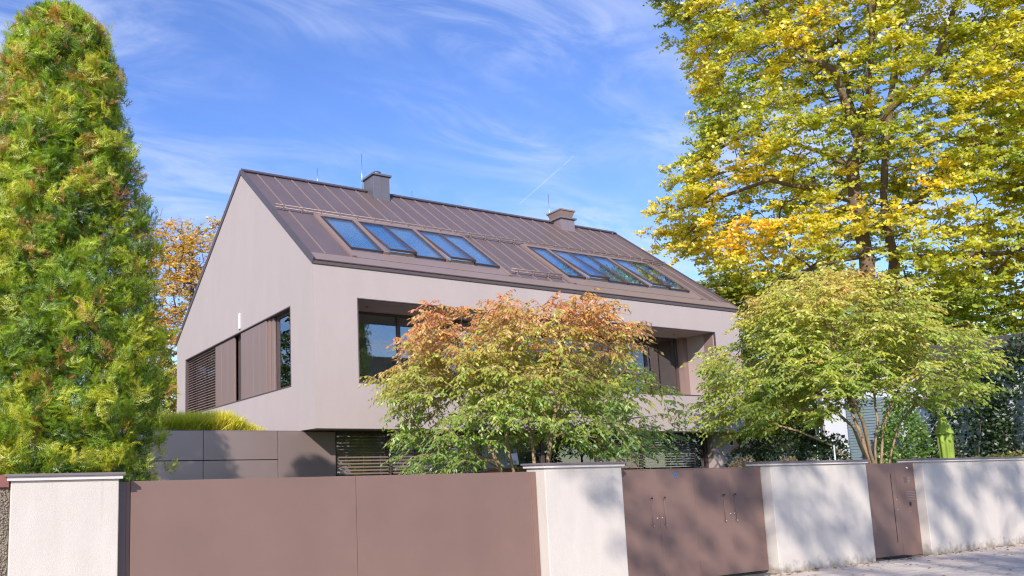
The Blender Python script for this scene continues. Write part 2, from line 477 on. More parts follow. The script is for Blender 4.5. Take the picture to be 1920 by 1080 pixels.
def grow(stems, centers, tip=.006, power=2.3, back=.35, nseg=4, wob=.12, min_r=None):
    """skeleton: stems are polylines, every centre is joined to the nearest point of what stands already"""
    pos = []; par = []; chains = []
    for st in stems:
        st = [Vector(p) for p in st]
        fine = []
        for a, b in zip(st[:-1], st[1:]):
            k = max(2, int((b - a).length / .35))
            for i in range(k): fine.append(a.lerp(b, i / k))
        fine.append(st[-1])
        root = None
        if pos:   # a stem that starts on another one
            dd = [(Vector(pos[i]) - fine[0]).length for i in range(len(pos))]
            j = int(np.argmin(dd))
            if dd[j] < .25: root = j
        ch = [root] if root is not None else []
        prev = root if root is not None else -1
        for i, p in enumerate(fine):
            if root is not None and i == 0: continue
            w = Vector((noise.noise(p * 1.3), noise.noise(p * 1.3 + Vector((9, 3, 1))), 0)) * wob * .6
            pos.append(tuple(p + (w if i else Vector()))); par.append(prev); prev = len(pos) - 1; ch.append(prev)
        chains.append(ch)
    cap = len(pos) + len(centers) * nseg + 10
    A = np.zeros((cap, 3)); A[:len(pos)] = pos; n = len(pos)
    par = list(par)
    d0 = np.array([np.min(np.linalg.norm(A[:n] - c, axis=1)) for c in centers])
    for ci in np.argsort(d0):
        c = centers[ci]
        v = c - A[:n]
        dist = np.linalg.norm(v, axis=1)
        cost = dist + back * np.maximum(0, -v[:, 2]) + back * .6 * dist * (v[:, 2] < .15 * dist)
        j = int(np.argmin(cost))
        p0 = A[j]; prev = j; ch = [j]
        L = dist[j]
        for i in range(1, nseg + 1):
            t = i / nseg
            q = p0 + (c - p0) * t
            q[2] += math.sin(t * math.pi) * L * .07
            if i < nseg: q += rng.normal(size=3) * L * wob * .35
            A[n] = q; par.append(prev); prev = n; n += 1; ch.append(prev)
        chains.append(ch)
    w = np.zeros(n); haschild = np.zeros(n, bool)
    for i in range(n):
        if par[i] >= 0: haschild[par[i]] = True
    w[~haschild] = 1
    for i in range(n - 1, -1, -1):
        if par[i] >= 0: w[par[i]] += w[i]
    r = tip * w ** (1 / power)
    return A[:n], r, chains

def build_branches(name, A, r, chains, m, parent, rmin=0.0, big=.03, boost=None):
    mb = MB()
    for ch in chains:
        rr = [float(r[i]) for i in ch]
        if max(rr) < rmin: continue
        if len(ch) > 1: rr[0] = min(rr[0], rr[1] * 1.15)
        sides = 8 if rr[0] > big * 2 else (5 if rr[0] > big * .4 else 3)
        mb.tube([A[i] for i in ch], rr, sides, cap=False)
    return mb.build(name, m, parent, smooth=True)

def twig_leaves(centers, axis, twigs, per, tl, size, col, tv, tf, droop=.5, flat=.5, spread=1.0, svar=.25, twig_mesh=None):
    """leaves along short twigs round every centre; returns V,F,C"""
    n = len(centers)
    c = np.repeat(centers, twigs, axis=0); cc = np.repeat(col, twigs, axis=0)
    out = c - axis; out[:, 2] *= .4
    out /= np.maximum(np.linalg.norm(out, axis=1, keepdims=True), 1e-6)
    d = unit(len(c)) * spread + out * .7; d[:, 2] = d[:, 2] * flat + .15
    d /= np.linalg.norm(d, axis=1, keepdims=True)
    ln = tl * rng.uniform(.6, 1.25, len(c))
    O = []; D = []; C = []
    for k in range(per):
        t = (k + .6) / per
        p = c + d * (ln * t)[:, None]; p[:, 2] -= droop * .45 * ln * t * t
        side = np.cross(d, np.array([0, 0, 1.0])); side /= np.maximum(np.linalg.norm(side, axis=1, keepdims=True), 1e-6)
        sg = 1 if k % 2 else -1
        ld = d * .75 + side * sg * .8 + rng.normal(size=d.shape) * .25
        ld[:, 2] -= droop
        O.append(p); D.append(ld); C.append(cc * rng.uniform(.78, 1.22, (len(c), 1)))
    O = np.concatenate(O); D = np.concatenate(D); C = np.concatenate(C)
    Nn = rng.normal(size=O.shape) * .5 + np.array([-.55, -.65, .75])
    S = size * rng.uniform(1 - svar, 1 + svar, len(O))
    if twig_mesh is not None:
        for i in range(len(c)):
            e = c[i] + d[i] * ln[i]; e[2] -= droop * .45 * ln[i]
            mid = c[i] + d[i] * ln[i] * .5; mid[2] -= droop * .11 * ln[i]
            twig_mesh.tube([c[i], mid, e], [.006, .004, .002], 3, cap=False)
    return place(tv, tf, O, D, Nn, S, C)

# ------------------------------------------------------------------ ground, road, pavement
g = MB(); g.poly([(-600, -600, -.06), (900, -600, -.06), (900, 900, -.06), (-600, 900, -.06)])
tag(g.build('ground', 'lawn'), 'open grassy ground of the gardens round the houses', kind='structure')
g = MB(); g.box(-60, 120, -4.5, 5.6, -.15, -.055)
g.build('road', 'asphalt')['kind'] = 'structure'
for nm, y0, y1 in (('kerb', 5.6, 5.75), ('kerb', -4.65, -4.5)):
    k = MB()
    x = -20.0
    while x < 60: k.box(x, x + .99, y0, y1, -.1, .035); x += 1.0
    k.build(nm, 'kerb_stone', bevel=.008)['kind'] = 'structure'
pav = MB().box(-60, 120, 5.75, 9.6, -.055, -.012).build('pavement', 'joint_sand')
pav['kind'] = 'structure'
pm = []
for i in range(3):
    b = MB(); w, d = .395, .195
    b.hexa([(0, 0, -.04), (w, 0, -.04), (w, d, -.04), (0, d, -.04), (.004, .004, .0), (w - .004, .004, .0), (w - .004, d - .004, .0), (.004, d - .004, .0)])
    o = b.build('paver', 'paver_%d' % i, pav); pm.append(o.data)
    bpy.data.objects.remove(o)
cells = []
row = 0; y = 5.76
while y < 9.13:
    x = -2.0 + (row % 3) * .135
    while x < 40:
        px = x + .2; py = y + .1
        cells.append((x, y)); x += .4
    y += .2; row += 1
def seen(c):
    x, y = c
    return 12.6 < x < 24 and y > 6.4 + max(0, (16.2 - x)) * .62 and y < 9.13
near = sorted([c for c in cells if seen(c)], key=lambda c: c[0] ** 2 + c[1] ** 2)[:300]
ns = set(near)
for x, y in near:
    o = link('paver', pm[rng.integers(3)], pav); o.location = (x, y, rng.uniform(-.003, .002))
    o.rotation_euler = (rng.uniform(-.006, .006), rng.uniform(-.004, .004), rng.uniform(-.006, .006))
rest = MB()
for x, y in cells:
    if (x, y) in ns: continue
    z = rng.uniform(-.003, .002)
    rest.cur = int(rng.integers(3)); rest.box(x, x + .395, y, y + .195, -.04, z)
tag(rest.build('paver_field', ['paver_0', 'paver_1', 'paver_2'], pav), kind='stuff')

# dry leaves blown against the foot of the walls
nl = 900
O = np.stack([rng.uniform(12, 30, nl), 9.13 - np.abs(rng.normal(0, .10, nl)), rng.uniform(.004, .02, nl)], 1)
O[nl // 2:, 1] = 9.1 - rng.random(nl - nl // 2) ** 1.6 * 3.0
V, F, C = place(LOBED_V, LOBED_F, O, rng.normal(size=(nl, 3)) * np.array([1, 1, .1]), rng.normal(size=(nl, 3)) * .2 + np.array([0, 0, 1]), rng.uniform(.03, .07, nl),
                ramp(rng.random(nl), [(0, (.20, .09, .03)), (.6, (.38, .22, .04)), (1, (.13, .06, .03))]))
tag(fast_mesh('fallen_leaves', V, F, 'leaf', col=C), 'dry brown leaves scattered on the pavement along the wall foot', 'fallen leaves', kind='stuff')

# ------------------------------------------------------------------ boundary walls, pillars, gates
YW = 9.15
def walled(name, label, cat, x0, x1, left_over=.05, right_over=.05, group=None, depth=.42, ztop=1.99):
    t = thing(name, label, cat, group, (0, 0, 0))
    z1 = ztop - .03; z0 = z1 - .045
    b = MB().box(x0, x1, YW, YW + depth, -.05, z0)
    b.build('plaster_body', 'wall_plaster', t, bevel=.012)
    MB().box(x0 - left_over + .012, x1 + right_over - .012, YW - .035, YW + depth + .035, z0, z1).build('coping_slab', 'coping_plaster', t, bevel=.005)
    m = MB().box(x0 - left_over - .012, x1 + right_over + .012, YW - .06, YW + depth + .06, z1, z1 + .03)
    m.build('coping_sheet', 'coping_metal', t, bevel=.003)
    return t
walled('gate_pillar', 'pale rough plaster pillar at the left end of the wide brown sliding gate', 'pillar', .66, 1.785, ztop=2.01)
walled('gate_pillar', 'pale plaster pillar standing between the wide sliding gate and the double gate', 'pillar', 8.02, 9.61, ztop=2.03)
walled('garden_wall', 'pale plaster wall section between the double gate and the narrow street door', 'wall', 13.325, 16.3, ztop=1.99)
walled('garden_wall', 'long pale plaster wall section right of the intercom panel', 'wall', 18.33, 46.0, ztop=1.99)

# pebble dash wall at the far left
t = thing('pebble_wall', 'rough pebble-dash wall with a red-brown cap at the left edge', 'wall')
MB().box(-6, .655, 9.22, 9.5, -.05, 1.87).build('wall_core', 'pebble_bed', t)
MB().box(-6, .645, 9.17, 9.55, 1.87, 2.0).build('cap', 'red_coping', t, bevel=.006)
npb = 2600
O = np.stack([rng.uniform(.2, .645, npb), np.full(npb, 9.215), rng.uniform(.0, 1.86, npb)], 1)
OV = np.array([(1, 0, 0), (-1, 0, 0), (0, 1, 0), (0, -1, 0), (0, 0, 1), (0, 0, -1)], float) * .5
OF = np.array([(0, 2, 4), (2, 1, 4), (1, 3, 4), (3, 0, 4), (2, 0, 5), (1, 2, 5), (3, 1, 5), (0, 3, 5)])
V, F, C = place(OV, OF, O, rng.normal(size=(npb, 3)), rng.normal(size=(npb, 3)), rng.uniform(.012, .034, npb), np.ones((npb, 3)))
tag(fast_mesh('pebbles', V, F, 'pebble', t), kind='stuff')

# sliding gate
GY = 9.33
t = thing('sliding_gate', 'wide brown sheet metal sliding gate of two flush panels', 'gate')
box('gate_panel', 'gate_metal', t, 1.955, 4.905, GY, GY + .04, .06, 1.905, .003)
box('gate_panel', 'gate_metal', t, 4.911, 7.86, GY, GY + .04, .06, 1.905, .003)
box('gate_frame', 'gate_frame_metal', t, 1.98, 7.84, GY + .043, GY + .09, .06, 1.86)
box('guide_post', 'gate_frame_metal', t, 1.80, 1.90, GY - .01, GY + .12, 0, 1.90, .004)
box('guide_post', 'gate_metal', t, 1.903, 1.952, GY + .012, GY + .10, 0, 1.90, .004)
box('guide_post', 'gate_metal', t, 7.864, 7.905, GY + .004, GY + .10, 0, 1.905, .004)
box('guide_post', 'gate_metal', t, 7.912, 8.008, GY + .01, GY + .10, 0, 1.905, .004)
box('track', 'steel', t, 1.8, 8.0, GY, GY + .06, -.01, .02)

# double gate with four leaves and pull handles
t = thing('double_gate', 'brown metal double gate with four slim vertical pull handles', 'gate')
xs = [9.72, 10.615, 11.505, 12.405, 13.30]
for a, b in zip(xs[:-1], xs[1:]):
    box('gate_panel', 'gate_metal', t, a + .003, b - .003, GY + .01, GY + .05, .05, 1.885, .003)
box('gate_frame', 'gate_frame_metal', t, 9.66, 9.718, GY + .0, GY + .09, 0, 1.885)
box('backing_frame', 'gate_frame_metal', t, 9.74, 13.28, GY + .053, GY + .09, .05, 1.85)
box('top_rail', 'gate_metal', t, 9.72, 13.31, GY + .004, GY + .06, 1.887, 1.90, .002)
for x in (10.41, 10.71, 12.20, 12.50):
    h = MB()
    h.tube([(x, GY - .018, .965), (x, GY - .018, 1.425)], .006, 8)
    h.tube([(x, GY - .018, .985), (x, GY + .012, .985)], .006, 6)
    h.tube([(x, GY - .018, 1.405), (x, GY + .012, 1.405)], .008, 6)
    ho = h.build('handle', 'gate_metal', t, smooth=True)
    MB().tube([(x, GY - .040, 1.425), (x, GY - .02, 1.425)], .014, 8).build('handle_knob', 'dark', ho, smooth=True)
    MB().tube([(x, GY - .040, .972), (x, GY - .02, .972)], .009, 8).build('handle_foot', 'steel', ho, smooth=True)
for x in (10.545, 10.665, 12.375, 12.475):
    MB().tube([(x, GY - .004, 1.09), (x, GY + .012, 1.09)], .014, 10).build('lock', 'steel', t, smooth=True)
st = MB().tube([(11.06, GY + .004, 1.79), (11.06, GY + .0095, 1.79)], .034, 20).build('sticker', 'sticker_blue', t)
MB().box(11.052, 11.068, GY + .001, GY + .0035, 1.775, 1.805).build('sticker_mark', 'dark', st)
MB().box(11.035, 11.085, GY + .004, GY + .0095, 1.832, 1.838).build('sticker_line', 'sticker_print', t)

# street door and intercom panel
t = thing('street_door', 'narrow plain brown metal street door with a long dark grip slot', 'door')
dl = MB()
dl.box(16.33, 17.455, GY, GY + .045, .03, .285).box(16.33, 17.455, GY, GY + .045, 1.685, 1.905)
dl.box(16.33, 17.475 - .035, GY, GY + .045, .285, 1.685); dl.box(17.472, 17.62, GY, GY + .045, .03, 1.905)
dl.box(17.455, 17.472, GY, GY + .045, .03, .285); dl.box(17.455, 17.472, GY, GY + .045, 1.685, 1.905)
dl.build('door_leaf', 'gate_metal', t)
MB().box(17.4405, 17.4715, GY + .005, GY + .044, .2855, 1.6845).build('grip_slot', 'dark', t)
box('threshold', 'dark', t, 16.9, 17.7, GY - .1, GY + .0, -.005, .025)
for z in (1.15, .95): MB().tube([(17.585, GY - .006, z), (17.585, GY + .004, z)], .012, 10).build('lock', 'steel', t, smooth=True)
t = thing('intercom_panel', 'brown metal panel with camera, call buttons, slotted letterbox lines and lock beside the street door', 'intercom')
box('faceplate', 'gate_metal', t, 17.63, 18.325, GY - .004, GY + .05, 0, 1.905, .003)
lampo = MB().tube([(18.06, GY - .022, 1.80), (18.06, GY - .003, 1.80)], .03, 16).build('camera_housing', 'steel', t, smooth=True)
MB().tube([(18.06, GY - .026, 1.80), (18.06, GY - .0225, 1.80)], .017, 12).build('lens', 'lamp_shade', lampo)
box('speaker_grille', 'mesh_pad', t, 17.92, 18.02, GY - .010, GY - .0045, 1.49, 1.61)
for k in range(4):
    box('call_button', 'steel', t, 18.06, 18.085, GY - .012, GY - .0045, 1.495 + k * .033, 1.508 + k * .033)
    box('name_plate', 'engrave', t, 18.095, 18.13, GY - .008, GY - .0045, 1.495 + k * .033, 1.508 + k * .033)
for k in range(6): box('slot_line', 'engrave', t, 17.95, 18.28, GY - .0065, GY - .0045, 1.13 + k * .034, 1.137 + k * .034)
box('lock_plate', 'dark', t, 18.03, 18.09, GY - .012, GY - .0045, 1.01, 1.09)
for k in range(3): box('engraving', 'engrave', t, 17.97, 18.13 - .03 * k, GY - .0065, GY - .0045, .955 - k * .035, .960 - k * .035)

# ------------------------------------------------------------------ the house
HX0, HX1, HY0, HYB, HYR = 8.365, 25.15, 18.0, 31.4, 23.52
ZU, ZE, ZR = 3.13, 7.50, 11.93
house = thing('modern_house', 'taupe rendered gable-roofed house with brown standing seam roof and skylights', 'house')
TW = .36
def roofz(y):   # underside of the roof
    return ZE + (ZR - ZE) * (y - HY0) / (HYR - HY0) if y <= HYR else ZE + (ZR - ZE) * (HYB - y) / (HYB - HYR)
# front wall of the upper storey with the long loggia opening
OX0, OX1, OZ0, OZ1 = 9.64, 23.85, 4.33, 6.61
w = MB()
w.box(HX0, HX1, HY0, HY0 + TW, ZU, OZ0).box(HX0, HX1, HY0, HY0 + TW, OZ1, ZE)
w.box(HX0, OX0, HY0, HY0 + TW, OZ0, OZ1).box(OX1, HX1, HY0, HY0 + TW, OZ0, OZ1)
w.build('front_wall', 'house_plaster', house)
# gable wall facing left, with the window band
GY0, GY1, GZ0, GZ1 = 19.55, 30.1, 4.37, 6.62
w = MB()
w.prism([(HY0 + TW, ZU), (HYB, ZU), (HYB, GZ0), (HY0 + TW, GZ0)], 'x', HX0, HX0 + TW)
w.prism([(HY0 + TW, GZ0), (GY0, GZ0), (GY0, GZ1), (HY0 + TW, GZ1)], 'x', HX0, HX0 + TW)
w.prism([(GY1, GZ0), (HYB, GZ0), (HYB, GZ1), (GY1, GZ1)], 'x', HX0, HX0 + TW)
w.prism([(HY0 + TW, GZ1), (HYB, GZ1), (HYB, ZE), (HYR, ZR), (HY0 + TW, roofz(HY0 + TW))], 'x', HX0, HX0 + TW)
w.prism([(HY0, ZE), (HY0 + TW, ZE), (HY0 + TW, roofz(HY0 + TW))], 'x', HX0, HX0 + TW)
w.build('gable_wall', 'house_plaster', house)
w = MB()
w.prism([(HY0 + TW, ZU), (HYB, ZU), (HYB, ZE), (HYR, ZR), (HY0, ZE + .001), (HY0 + TW, ZE + .001)], 'x', HX1 - TW, HX1)
w.box(HX0 + TW, HX1 - TW, HYB - TW, HYB, ZU, ZE)
w.build('rear_wall', 'house_plaster', house)
# underside of the overhang, loggia floor, soffit and reveals
LY = 19.45
w = MB()
w.box(HX0 + TW, HX1 - TW, HY0 + TW, HYB - TW, ZU + .002, ZU + .3)
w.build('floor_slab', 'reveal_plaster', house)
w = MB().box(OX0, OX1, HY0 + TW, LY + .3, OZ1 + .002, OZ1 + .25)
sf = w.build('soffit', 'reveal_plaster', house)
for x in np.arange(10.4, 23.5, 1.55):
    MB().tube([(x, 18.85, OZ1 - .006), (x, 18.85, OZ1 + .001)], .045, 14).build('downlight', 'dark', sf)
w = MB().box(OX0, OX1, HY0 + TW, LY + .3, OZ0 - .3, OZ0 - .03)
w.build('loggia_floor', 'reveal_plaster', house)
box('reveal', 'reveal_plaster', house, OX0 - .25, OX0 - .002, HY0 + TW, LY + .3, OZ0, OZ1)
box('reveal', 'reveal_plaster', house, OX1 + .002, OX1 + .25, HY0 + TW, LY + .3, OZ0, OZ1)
box('corner_panel', 'shutter_metal', house, OX1 - .02, OX1 + .0015, HY0 + .10, HY0 + .46, OZ0 + .02, OZ1 - .004)
# slim metal trim round the opening
tr = MB()
tr.box(OX0 - .02, OX1 + .02, HY0 - .012, HY0 + TW, OZ0 - .0, OZ0 + .035)
tr.box(OX0 - .012, OX0 + .022, HY0 - .006, HY0 + .05, OZ0 + .035, OZ1 - .012).box(OX0 - .012, OX1 + .012, HY0 - .006, HY0 + .05, OZ1 - .012, OZ1 + .015)
tr.box(OX1 - .022, OX1 + .012, HY0 - .006, HY0 + .05, OZ0 + .035, OZ1 - .012)
tr.build('opening_trim', 'roof_trim', house, bevel=.003)
# glazing of the loggia
mull = [OX0, 11.78, 13.9, 16.1, 18.2, 20.3, 22.0, OX1 - .28]
fr = MB()
fr.box(OX0, OX1 - .28, LY, LY + .09, OZ0, OZ0 + .08).box(OX0, OX1 - .28, LY, LY + .09, OZ1 - .07, OZ1)
for k, x in enumerate(mull):
    wd = .05 if 0 < k < len(mull) - 1 else .04
    fr.box(x - wd, x + wd, LY - .01, LY + .10, OZ0 + .08, OZ1 - .07)
wf = fr.build('loggia_window', 'window_frame', house, bevel=.004)
for a, b in zip(mull[:-1], mull[1:]):
    box('pane', 'window_glass', wf, a + .05, b - .05, LY + .04, LY + .052, OZ0 + .08, OZ1 - .07)
box('side_cladding', 'shutter_metal', house, OX1 - .235, OX1 - .004, LY - .25, LY + .1, OZ0, OZ1)
# upper room
w = MB()
w.box(HX0 + TW, HX1 - TW, 24.0, 24.1, OZ0, OZ1).box(HX0 + TW, HX1 - TW, LY + .3, 24.0, OZ1 + .01, OZ1 + .1)
for x in (14.2, 20.4): w.box(x, x + .12, LY + .35, 24.0, OZ0, OZ1)
w.build('room_wall', 'interior_wall', house)
box('room_floor', 'interior_floor', house, HX0 + TW, HX1 - TW, LY + .2, 24, OZ0 - .05, OZ0 + .001)
def curtain(name, x0, x1, y, z0, z1, label, along='x', m='curtain', amp=.05, wave=.16):
    n = max(6, int((x1 - x0) / wave * 6)); V = []; F = []
    for i in range(n + 1):
        t = x0 + (x1 - x0) * i / n; o = y + amp * math.sin(t / wave * 2 * math.pi) * (1 + .3 * math.sin(t * 5))
        for z, k in ((z0, 1.15), (z1, .8)):
            q = y + (o - y) * k
            V.append((t, q, z) if along == 'x' else (q, t, z))
    for i in range(n): F.append((2 * i, 2 * i + 2, 2 * i + 3, 2 * i + 1))
    o = fast_mesh(name, np.array(V), np.array(F), m, smooth=True)
    so = o.modifiers.new('thickness', 'SOLIDIFY'); so.thickness = .006
    return tag(o, label, 'curtain')
curtain('curtain', 22.55, 23.1, LY + .45, OZ0 + .03, OZ1 - .03, 'pale curtain behind the right end of the upper loggia window')
curtain('curtain', 20.15, 21.7, HX0 + .30, GZ0 + .03, GZ1 - .05, 'pale greenish curtain behind the gable corner window', along='y', amp=.04)
curtain('curtain', 11.2, 11.75, 19.75, .05, 3.0, 'white curtain behind the left ground floor blind', m='interior_white')

# gable window band: corner window, shutters of upright boards, venetian blind
gx = HX0 + .12
fr = MB()
fr.box(HX0 - .012, HX0 + .30, GY0 + .03, GY1 - .03, GZ0, GZ0 + .035).box(HX0 - .012, HX0 + .30, GY0 + .03, GY1 - .03, GZ1 - .035, GZ1)
fr.box(HX0 - .012, HX0 + .30, GY0, GY0 + .03, GZ0, GZ1).box(HX0 - .012, HX0 + .30, GY1 - .03, GY1, GZ0, GZ1)
fr.build('band_frame', 'roof_trim', house, bevel=.003)
fr = MB()
fr.box(gx + .05, gx + .12, GY0 + .03, GY0 + .10, GZ0 + .035, GZ1 - .035).box(gx + .05, gx + .12, 20.84, 21.0, GZ0 + .035, GZ1 - .035)
fr.box(gx + .05, gx + .12, GY0 + .1, 20.84, GZ0 + .035, GZ0 + .09).box(gx + .05, gx + .12, GY0 + .1, 20.84, GZ1 - .12, GZ1 - .035)
cw = fr.build('corner_window', 'window_frame', house)
box('pane', 'window_glass', cw, gx + .08, gx + .092, GY0 + .1, 20.84, GZ0 + .09, GZ1 - .12)
def shutter(y0, y1, n, x):
    fr = MB(); fr.box(x + .032, x + .06, y0, y1, GZ0 + .045, GZ1 - .05)
    s = fr.build('shutter', 'shutter_metal', house)
    w_ = (y1 - y0) / n
    for k in range(n): box('board', 'shutter_metal', s, x, x + .03, y0 + k * w_ + .003, y0 + (k + 1) * w_ - .003, GZ0 + .045, GZ1 - .05, .003)
shutter(21.02, 21.22, 1, HX0 + .10)
shutter(21.24, 21.44, 1, HX0 + .07)
shutter(21.46, 23.72, 4, HX0 + .03)
shutter(24.42, 26.45, 3, HX0 + .05)
box('shutter_recess', 'window_frame', house, HX0 + .18, HX0 + .26, 23.74, 24.40, GZ0 + .04, GZ1 - .04)
box('latch_bar', 'steel', house, HX0 + .13, HX0 + .15, 23.86, 23.9, GZ0 + .1, GZ0 + .7)
bl = MB()
z = GZ0 + .07
while z < GZ1 - .06:
    bl.hexa([(HX0 + .06, 26.5, z - .026), (HX0 + .115, 26.5, z + .020), (HX0 + .115, 30.04, z + .020), (HX0 + .06, 30.04, z - .026),
             (HX0 + .06, 26.5, z - .021), (HX0 + .115, 26.5, z + .025), (HX0 + .115, 30.04, z + .025), (HX0 + .06, 30.04, z - .021)])
    z += .095
bo = tag(bl.build('venetian_blind', 'blind_metal', house), kind='stuff')
for y in (26.55, 27.7, 28.85, 29.98): box('guide_rail', 'window_frame', house, HX0 + .085, HX0 + .10, y - .012, y + .012, GZ0 + .04, GZ1 - .04)
fr = MB()
fr.box(gx + .12, gx + .18, 26.45, 30.08, GZ0 + .04, GZ0 + .10)
for y in (26.5, 28.2, 30.03): fr.box(gx + .12, gx + .18, y - .05, y + .05, GZ0 + .10, GZ1 - .04)
fw = fr.build('gable_window', 'window_frame', house)
box('pane', 'window_glass', fw, gx + .15, gx + .16, 26.5, 30.0, GZ0 + .04, GZ1 - .04)
# slim pale box standing in for a streak of sunlight over the band
box('sun_streak', 'lamp_shade', house, HX0 - .06, HX0 - .002, 23.62, 23.74, 6.70, 7.22, .02)

# ground floor: recessed glazing, blinds, end walls
FY = 18.98
fr = MB()
gm = [9.36, 11.05, 12.0, 14.2, 16.6, 18.9, 20.9, 22.2, 23.5, 24.15]
fr.box(9.33, 24.2, FY, FY + .1, 0, .1).box(9.33, 24.2, FY, FY + .1, ZU - .1, ZU)
for x in gm: fr.box(x - .06, x + .06, FY - .01, FY + .11, .1, ZU - .1)
gw = fr.build('terrace_window', 'window_frame', house, bevel=.004)
for a, b in zip(gm[:-1], gm[1:]):
    box('pane', 'window_glass', gw, a + .06, b - .06, FY + .04, FY + .052, .1, ZU - .1)
def hblind(x0, x1, m):
    bl = MB(); z = .2
    while z < ZU - .03:
        y = FY - .10
        bl.hexa([(x0, y, z - .008), (x1, y, z - .008), (x1, y + .055, z + .026), (x0, y + .055, z + .026), (x0, y, z - .003), (x1, y, z - .003), (x1, y + .055, z + .031), (x0, y + .055, z + .031)])
        z += .088
    for x in (x0 + .25, (x0 + x1) / 2, x1 - .25): bl.box(x - .006, x + .006, FY - .074, FY - .068, .2, ZU - .03)
    tag(bl.build('terrace_blind', m, house), kind='stuff')
hblind(9.42, 10.98, 'blind_metal'); hblind(11.12, 14.1, 'blind_metal')
hblind(19.0, 20.84, 'blind_metal'); hblind(20.96, 23.44, 'blind_light')
w = MB().box(24.22, HX1, 18.75, 19.2, 0, ZU).box(HX1 - .3, HX1, 19.2, 31, 0, ZU).box(HX0, HX0 + .3, 19.4, 31, 0, ZU).box(HX0 + .3, HX1 - .3, 30.7, 31, 0, ZU)
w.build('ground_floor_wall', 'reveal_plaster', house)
w = MB().box(HX0 + .3, HX1 - .3, 24.0, 24.1, 0, ZU)
w.box(17.6, 17.75, FY + .4, 24, 0, ZU)
w.build('room_wall', 'interior_wall', house)
box('room_floor', 'interior_floor', house, HX0 + .3, HX1 - .3, FY + .1, 24, -.03, .03)

# roof
SL = math.hypot(HYR - HY0, ZR - ZE); ca, sa = (HYR - HY0) / SL, (ZR - ZE) / SL
def rp(x, s, n=0.0):
    return (x, HY0 + s * ca - n * sa, ZE + s * sa + n * ca)
def rbox(mb, x0, x1, s0, s1, n0, n1):
    mb.hexa([rp(x0, s0, n0), rp(x1, s0, n0), rp(x1, s1, n0), rp(x0, s1, n0), rp(x0, s0, n1), rp(x1, s0, n1), rp(x1, s1, n1), rp(x0, s1, n1)])
SLB = math.hypot(HYB - HYR, ZR - ZE); cb, sb = (HYB - HYR) / SLB, (ZR - ZE) / SLB
def rbp(x, s, n=0.0):
    return (x, HYB - s * cb + n * sb, ZE + s * sb + n * cb)
def rbbox(mb, x0, x1, s0, s1, n0, n1):
    mb.hexa([rbp(x1, s0, n0), rbp(x0, s0, n0), rbp(x0, s1, n0), rbp(x1, s1, n0), rbp(x1, s0, n1), rbp(x0, s0, n1), rbp(x0, s1, n1), rbp(x1, s1, n1)])
dk = MB(); rbox(dk, HX0, HX1, 0.0, SL - .01, .003, .05); rbbox(dk, HX0, HX1, 0.0, SLB - .01, .003, .085)
roof = dk.build('roof', 'roof_metal', house)
SG = 3.58          # snow guard line, in metres up the slope
def sheet(x0, x1, s0, s1, seam=True):
    m = MB(); rbox(m, x0 + .002, x1 - .002, s0, s1, .052, .058 + rng.uniform(0, .003))
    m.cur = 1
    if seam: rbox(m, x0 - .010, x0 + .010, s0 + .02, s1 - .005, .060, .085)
    m.build('roof_sheet', ['roof_metal', 'sunlit_seam'], roof)
x = HX0 + .03; first = True
sheet(HX0 + .02, 8.87, SG + .05, SL - .12, False)
x = 8.87
while x < HX1 - .35:
    x1 = min(x + .615, HX1 - .03); sheet(x, x1, SG + .05, SL - .12); x = x1
def lower(xa, xb, xs):
    e = [xa] + xs + [xb]
    for i, (a, b) in enumerate(zip(e[:-1], e[1:])): sheet(a, b, .42, SG + .03, i > 0)
lower(HX0 + .02, 9.66, [8.87]); lower(15.17, 17.62, [15.55, 16.17, 16.79, 17.4]); lower(23.72, HX1 - .02, [24.05, 24.67])
ev = MB()
rbox(ev, HX0 + .01, HX1 - .01, -.03, .40, .052, .085)
ev.build('eaves_sheet', 'skylight_frame', roof, bevel=.004)
ev = MB()
ev.box(HX0 - .02, HX1 + .02, HY0 - .035, HY0 - .003, ZE - .07, ZE + .02)
ev.build('eaves_drip', 'roof_trim', roof)
vg = MB()
for xx0, xx1 in ((HX0 - .035, HX0 + .018), (HX1 - .018, HX1 + .035)):
    vg = MB(); rbox(vg, xx0, xx1, -.03, SL + .02, -.05 if xx0 < 10 else .0, .11); rbbox(vg, xx0, xx1, -.03, SLB - .02, -.05, .12)
    vg.build('verge_trim', 'roof_trim', roof)
rd = MB(); rbox(rd, HX0 - .03, HX1 + .03, SL - .14, SL + .04, .112, .132); rbbox(rd, HX0 - .03, HX1 + .03, SLB - .16, SLB - .01, .122, .135)
rd.build('ridge_cap', 'roof_trim', roof)
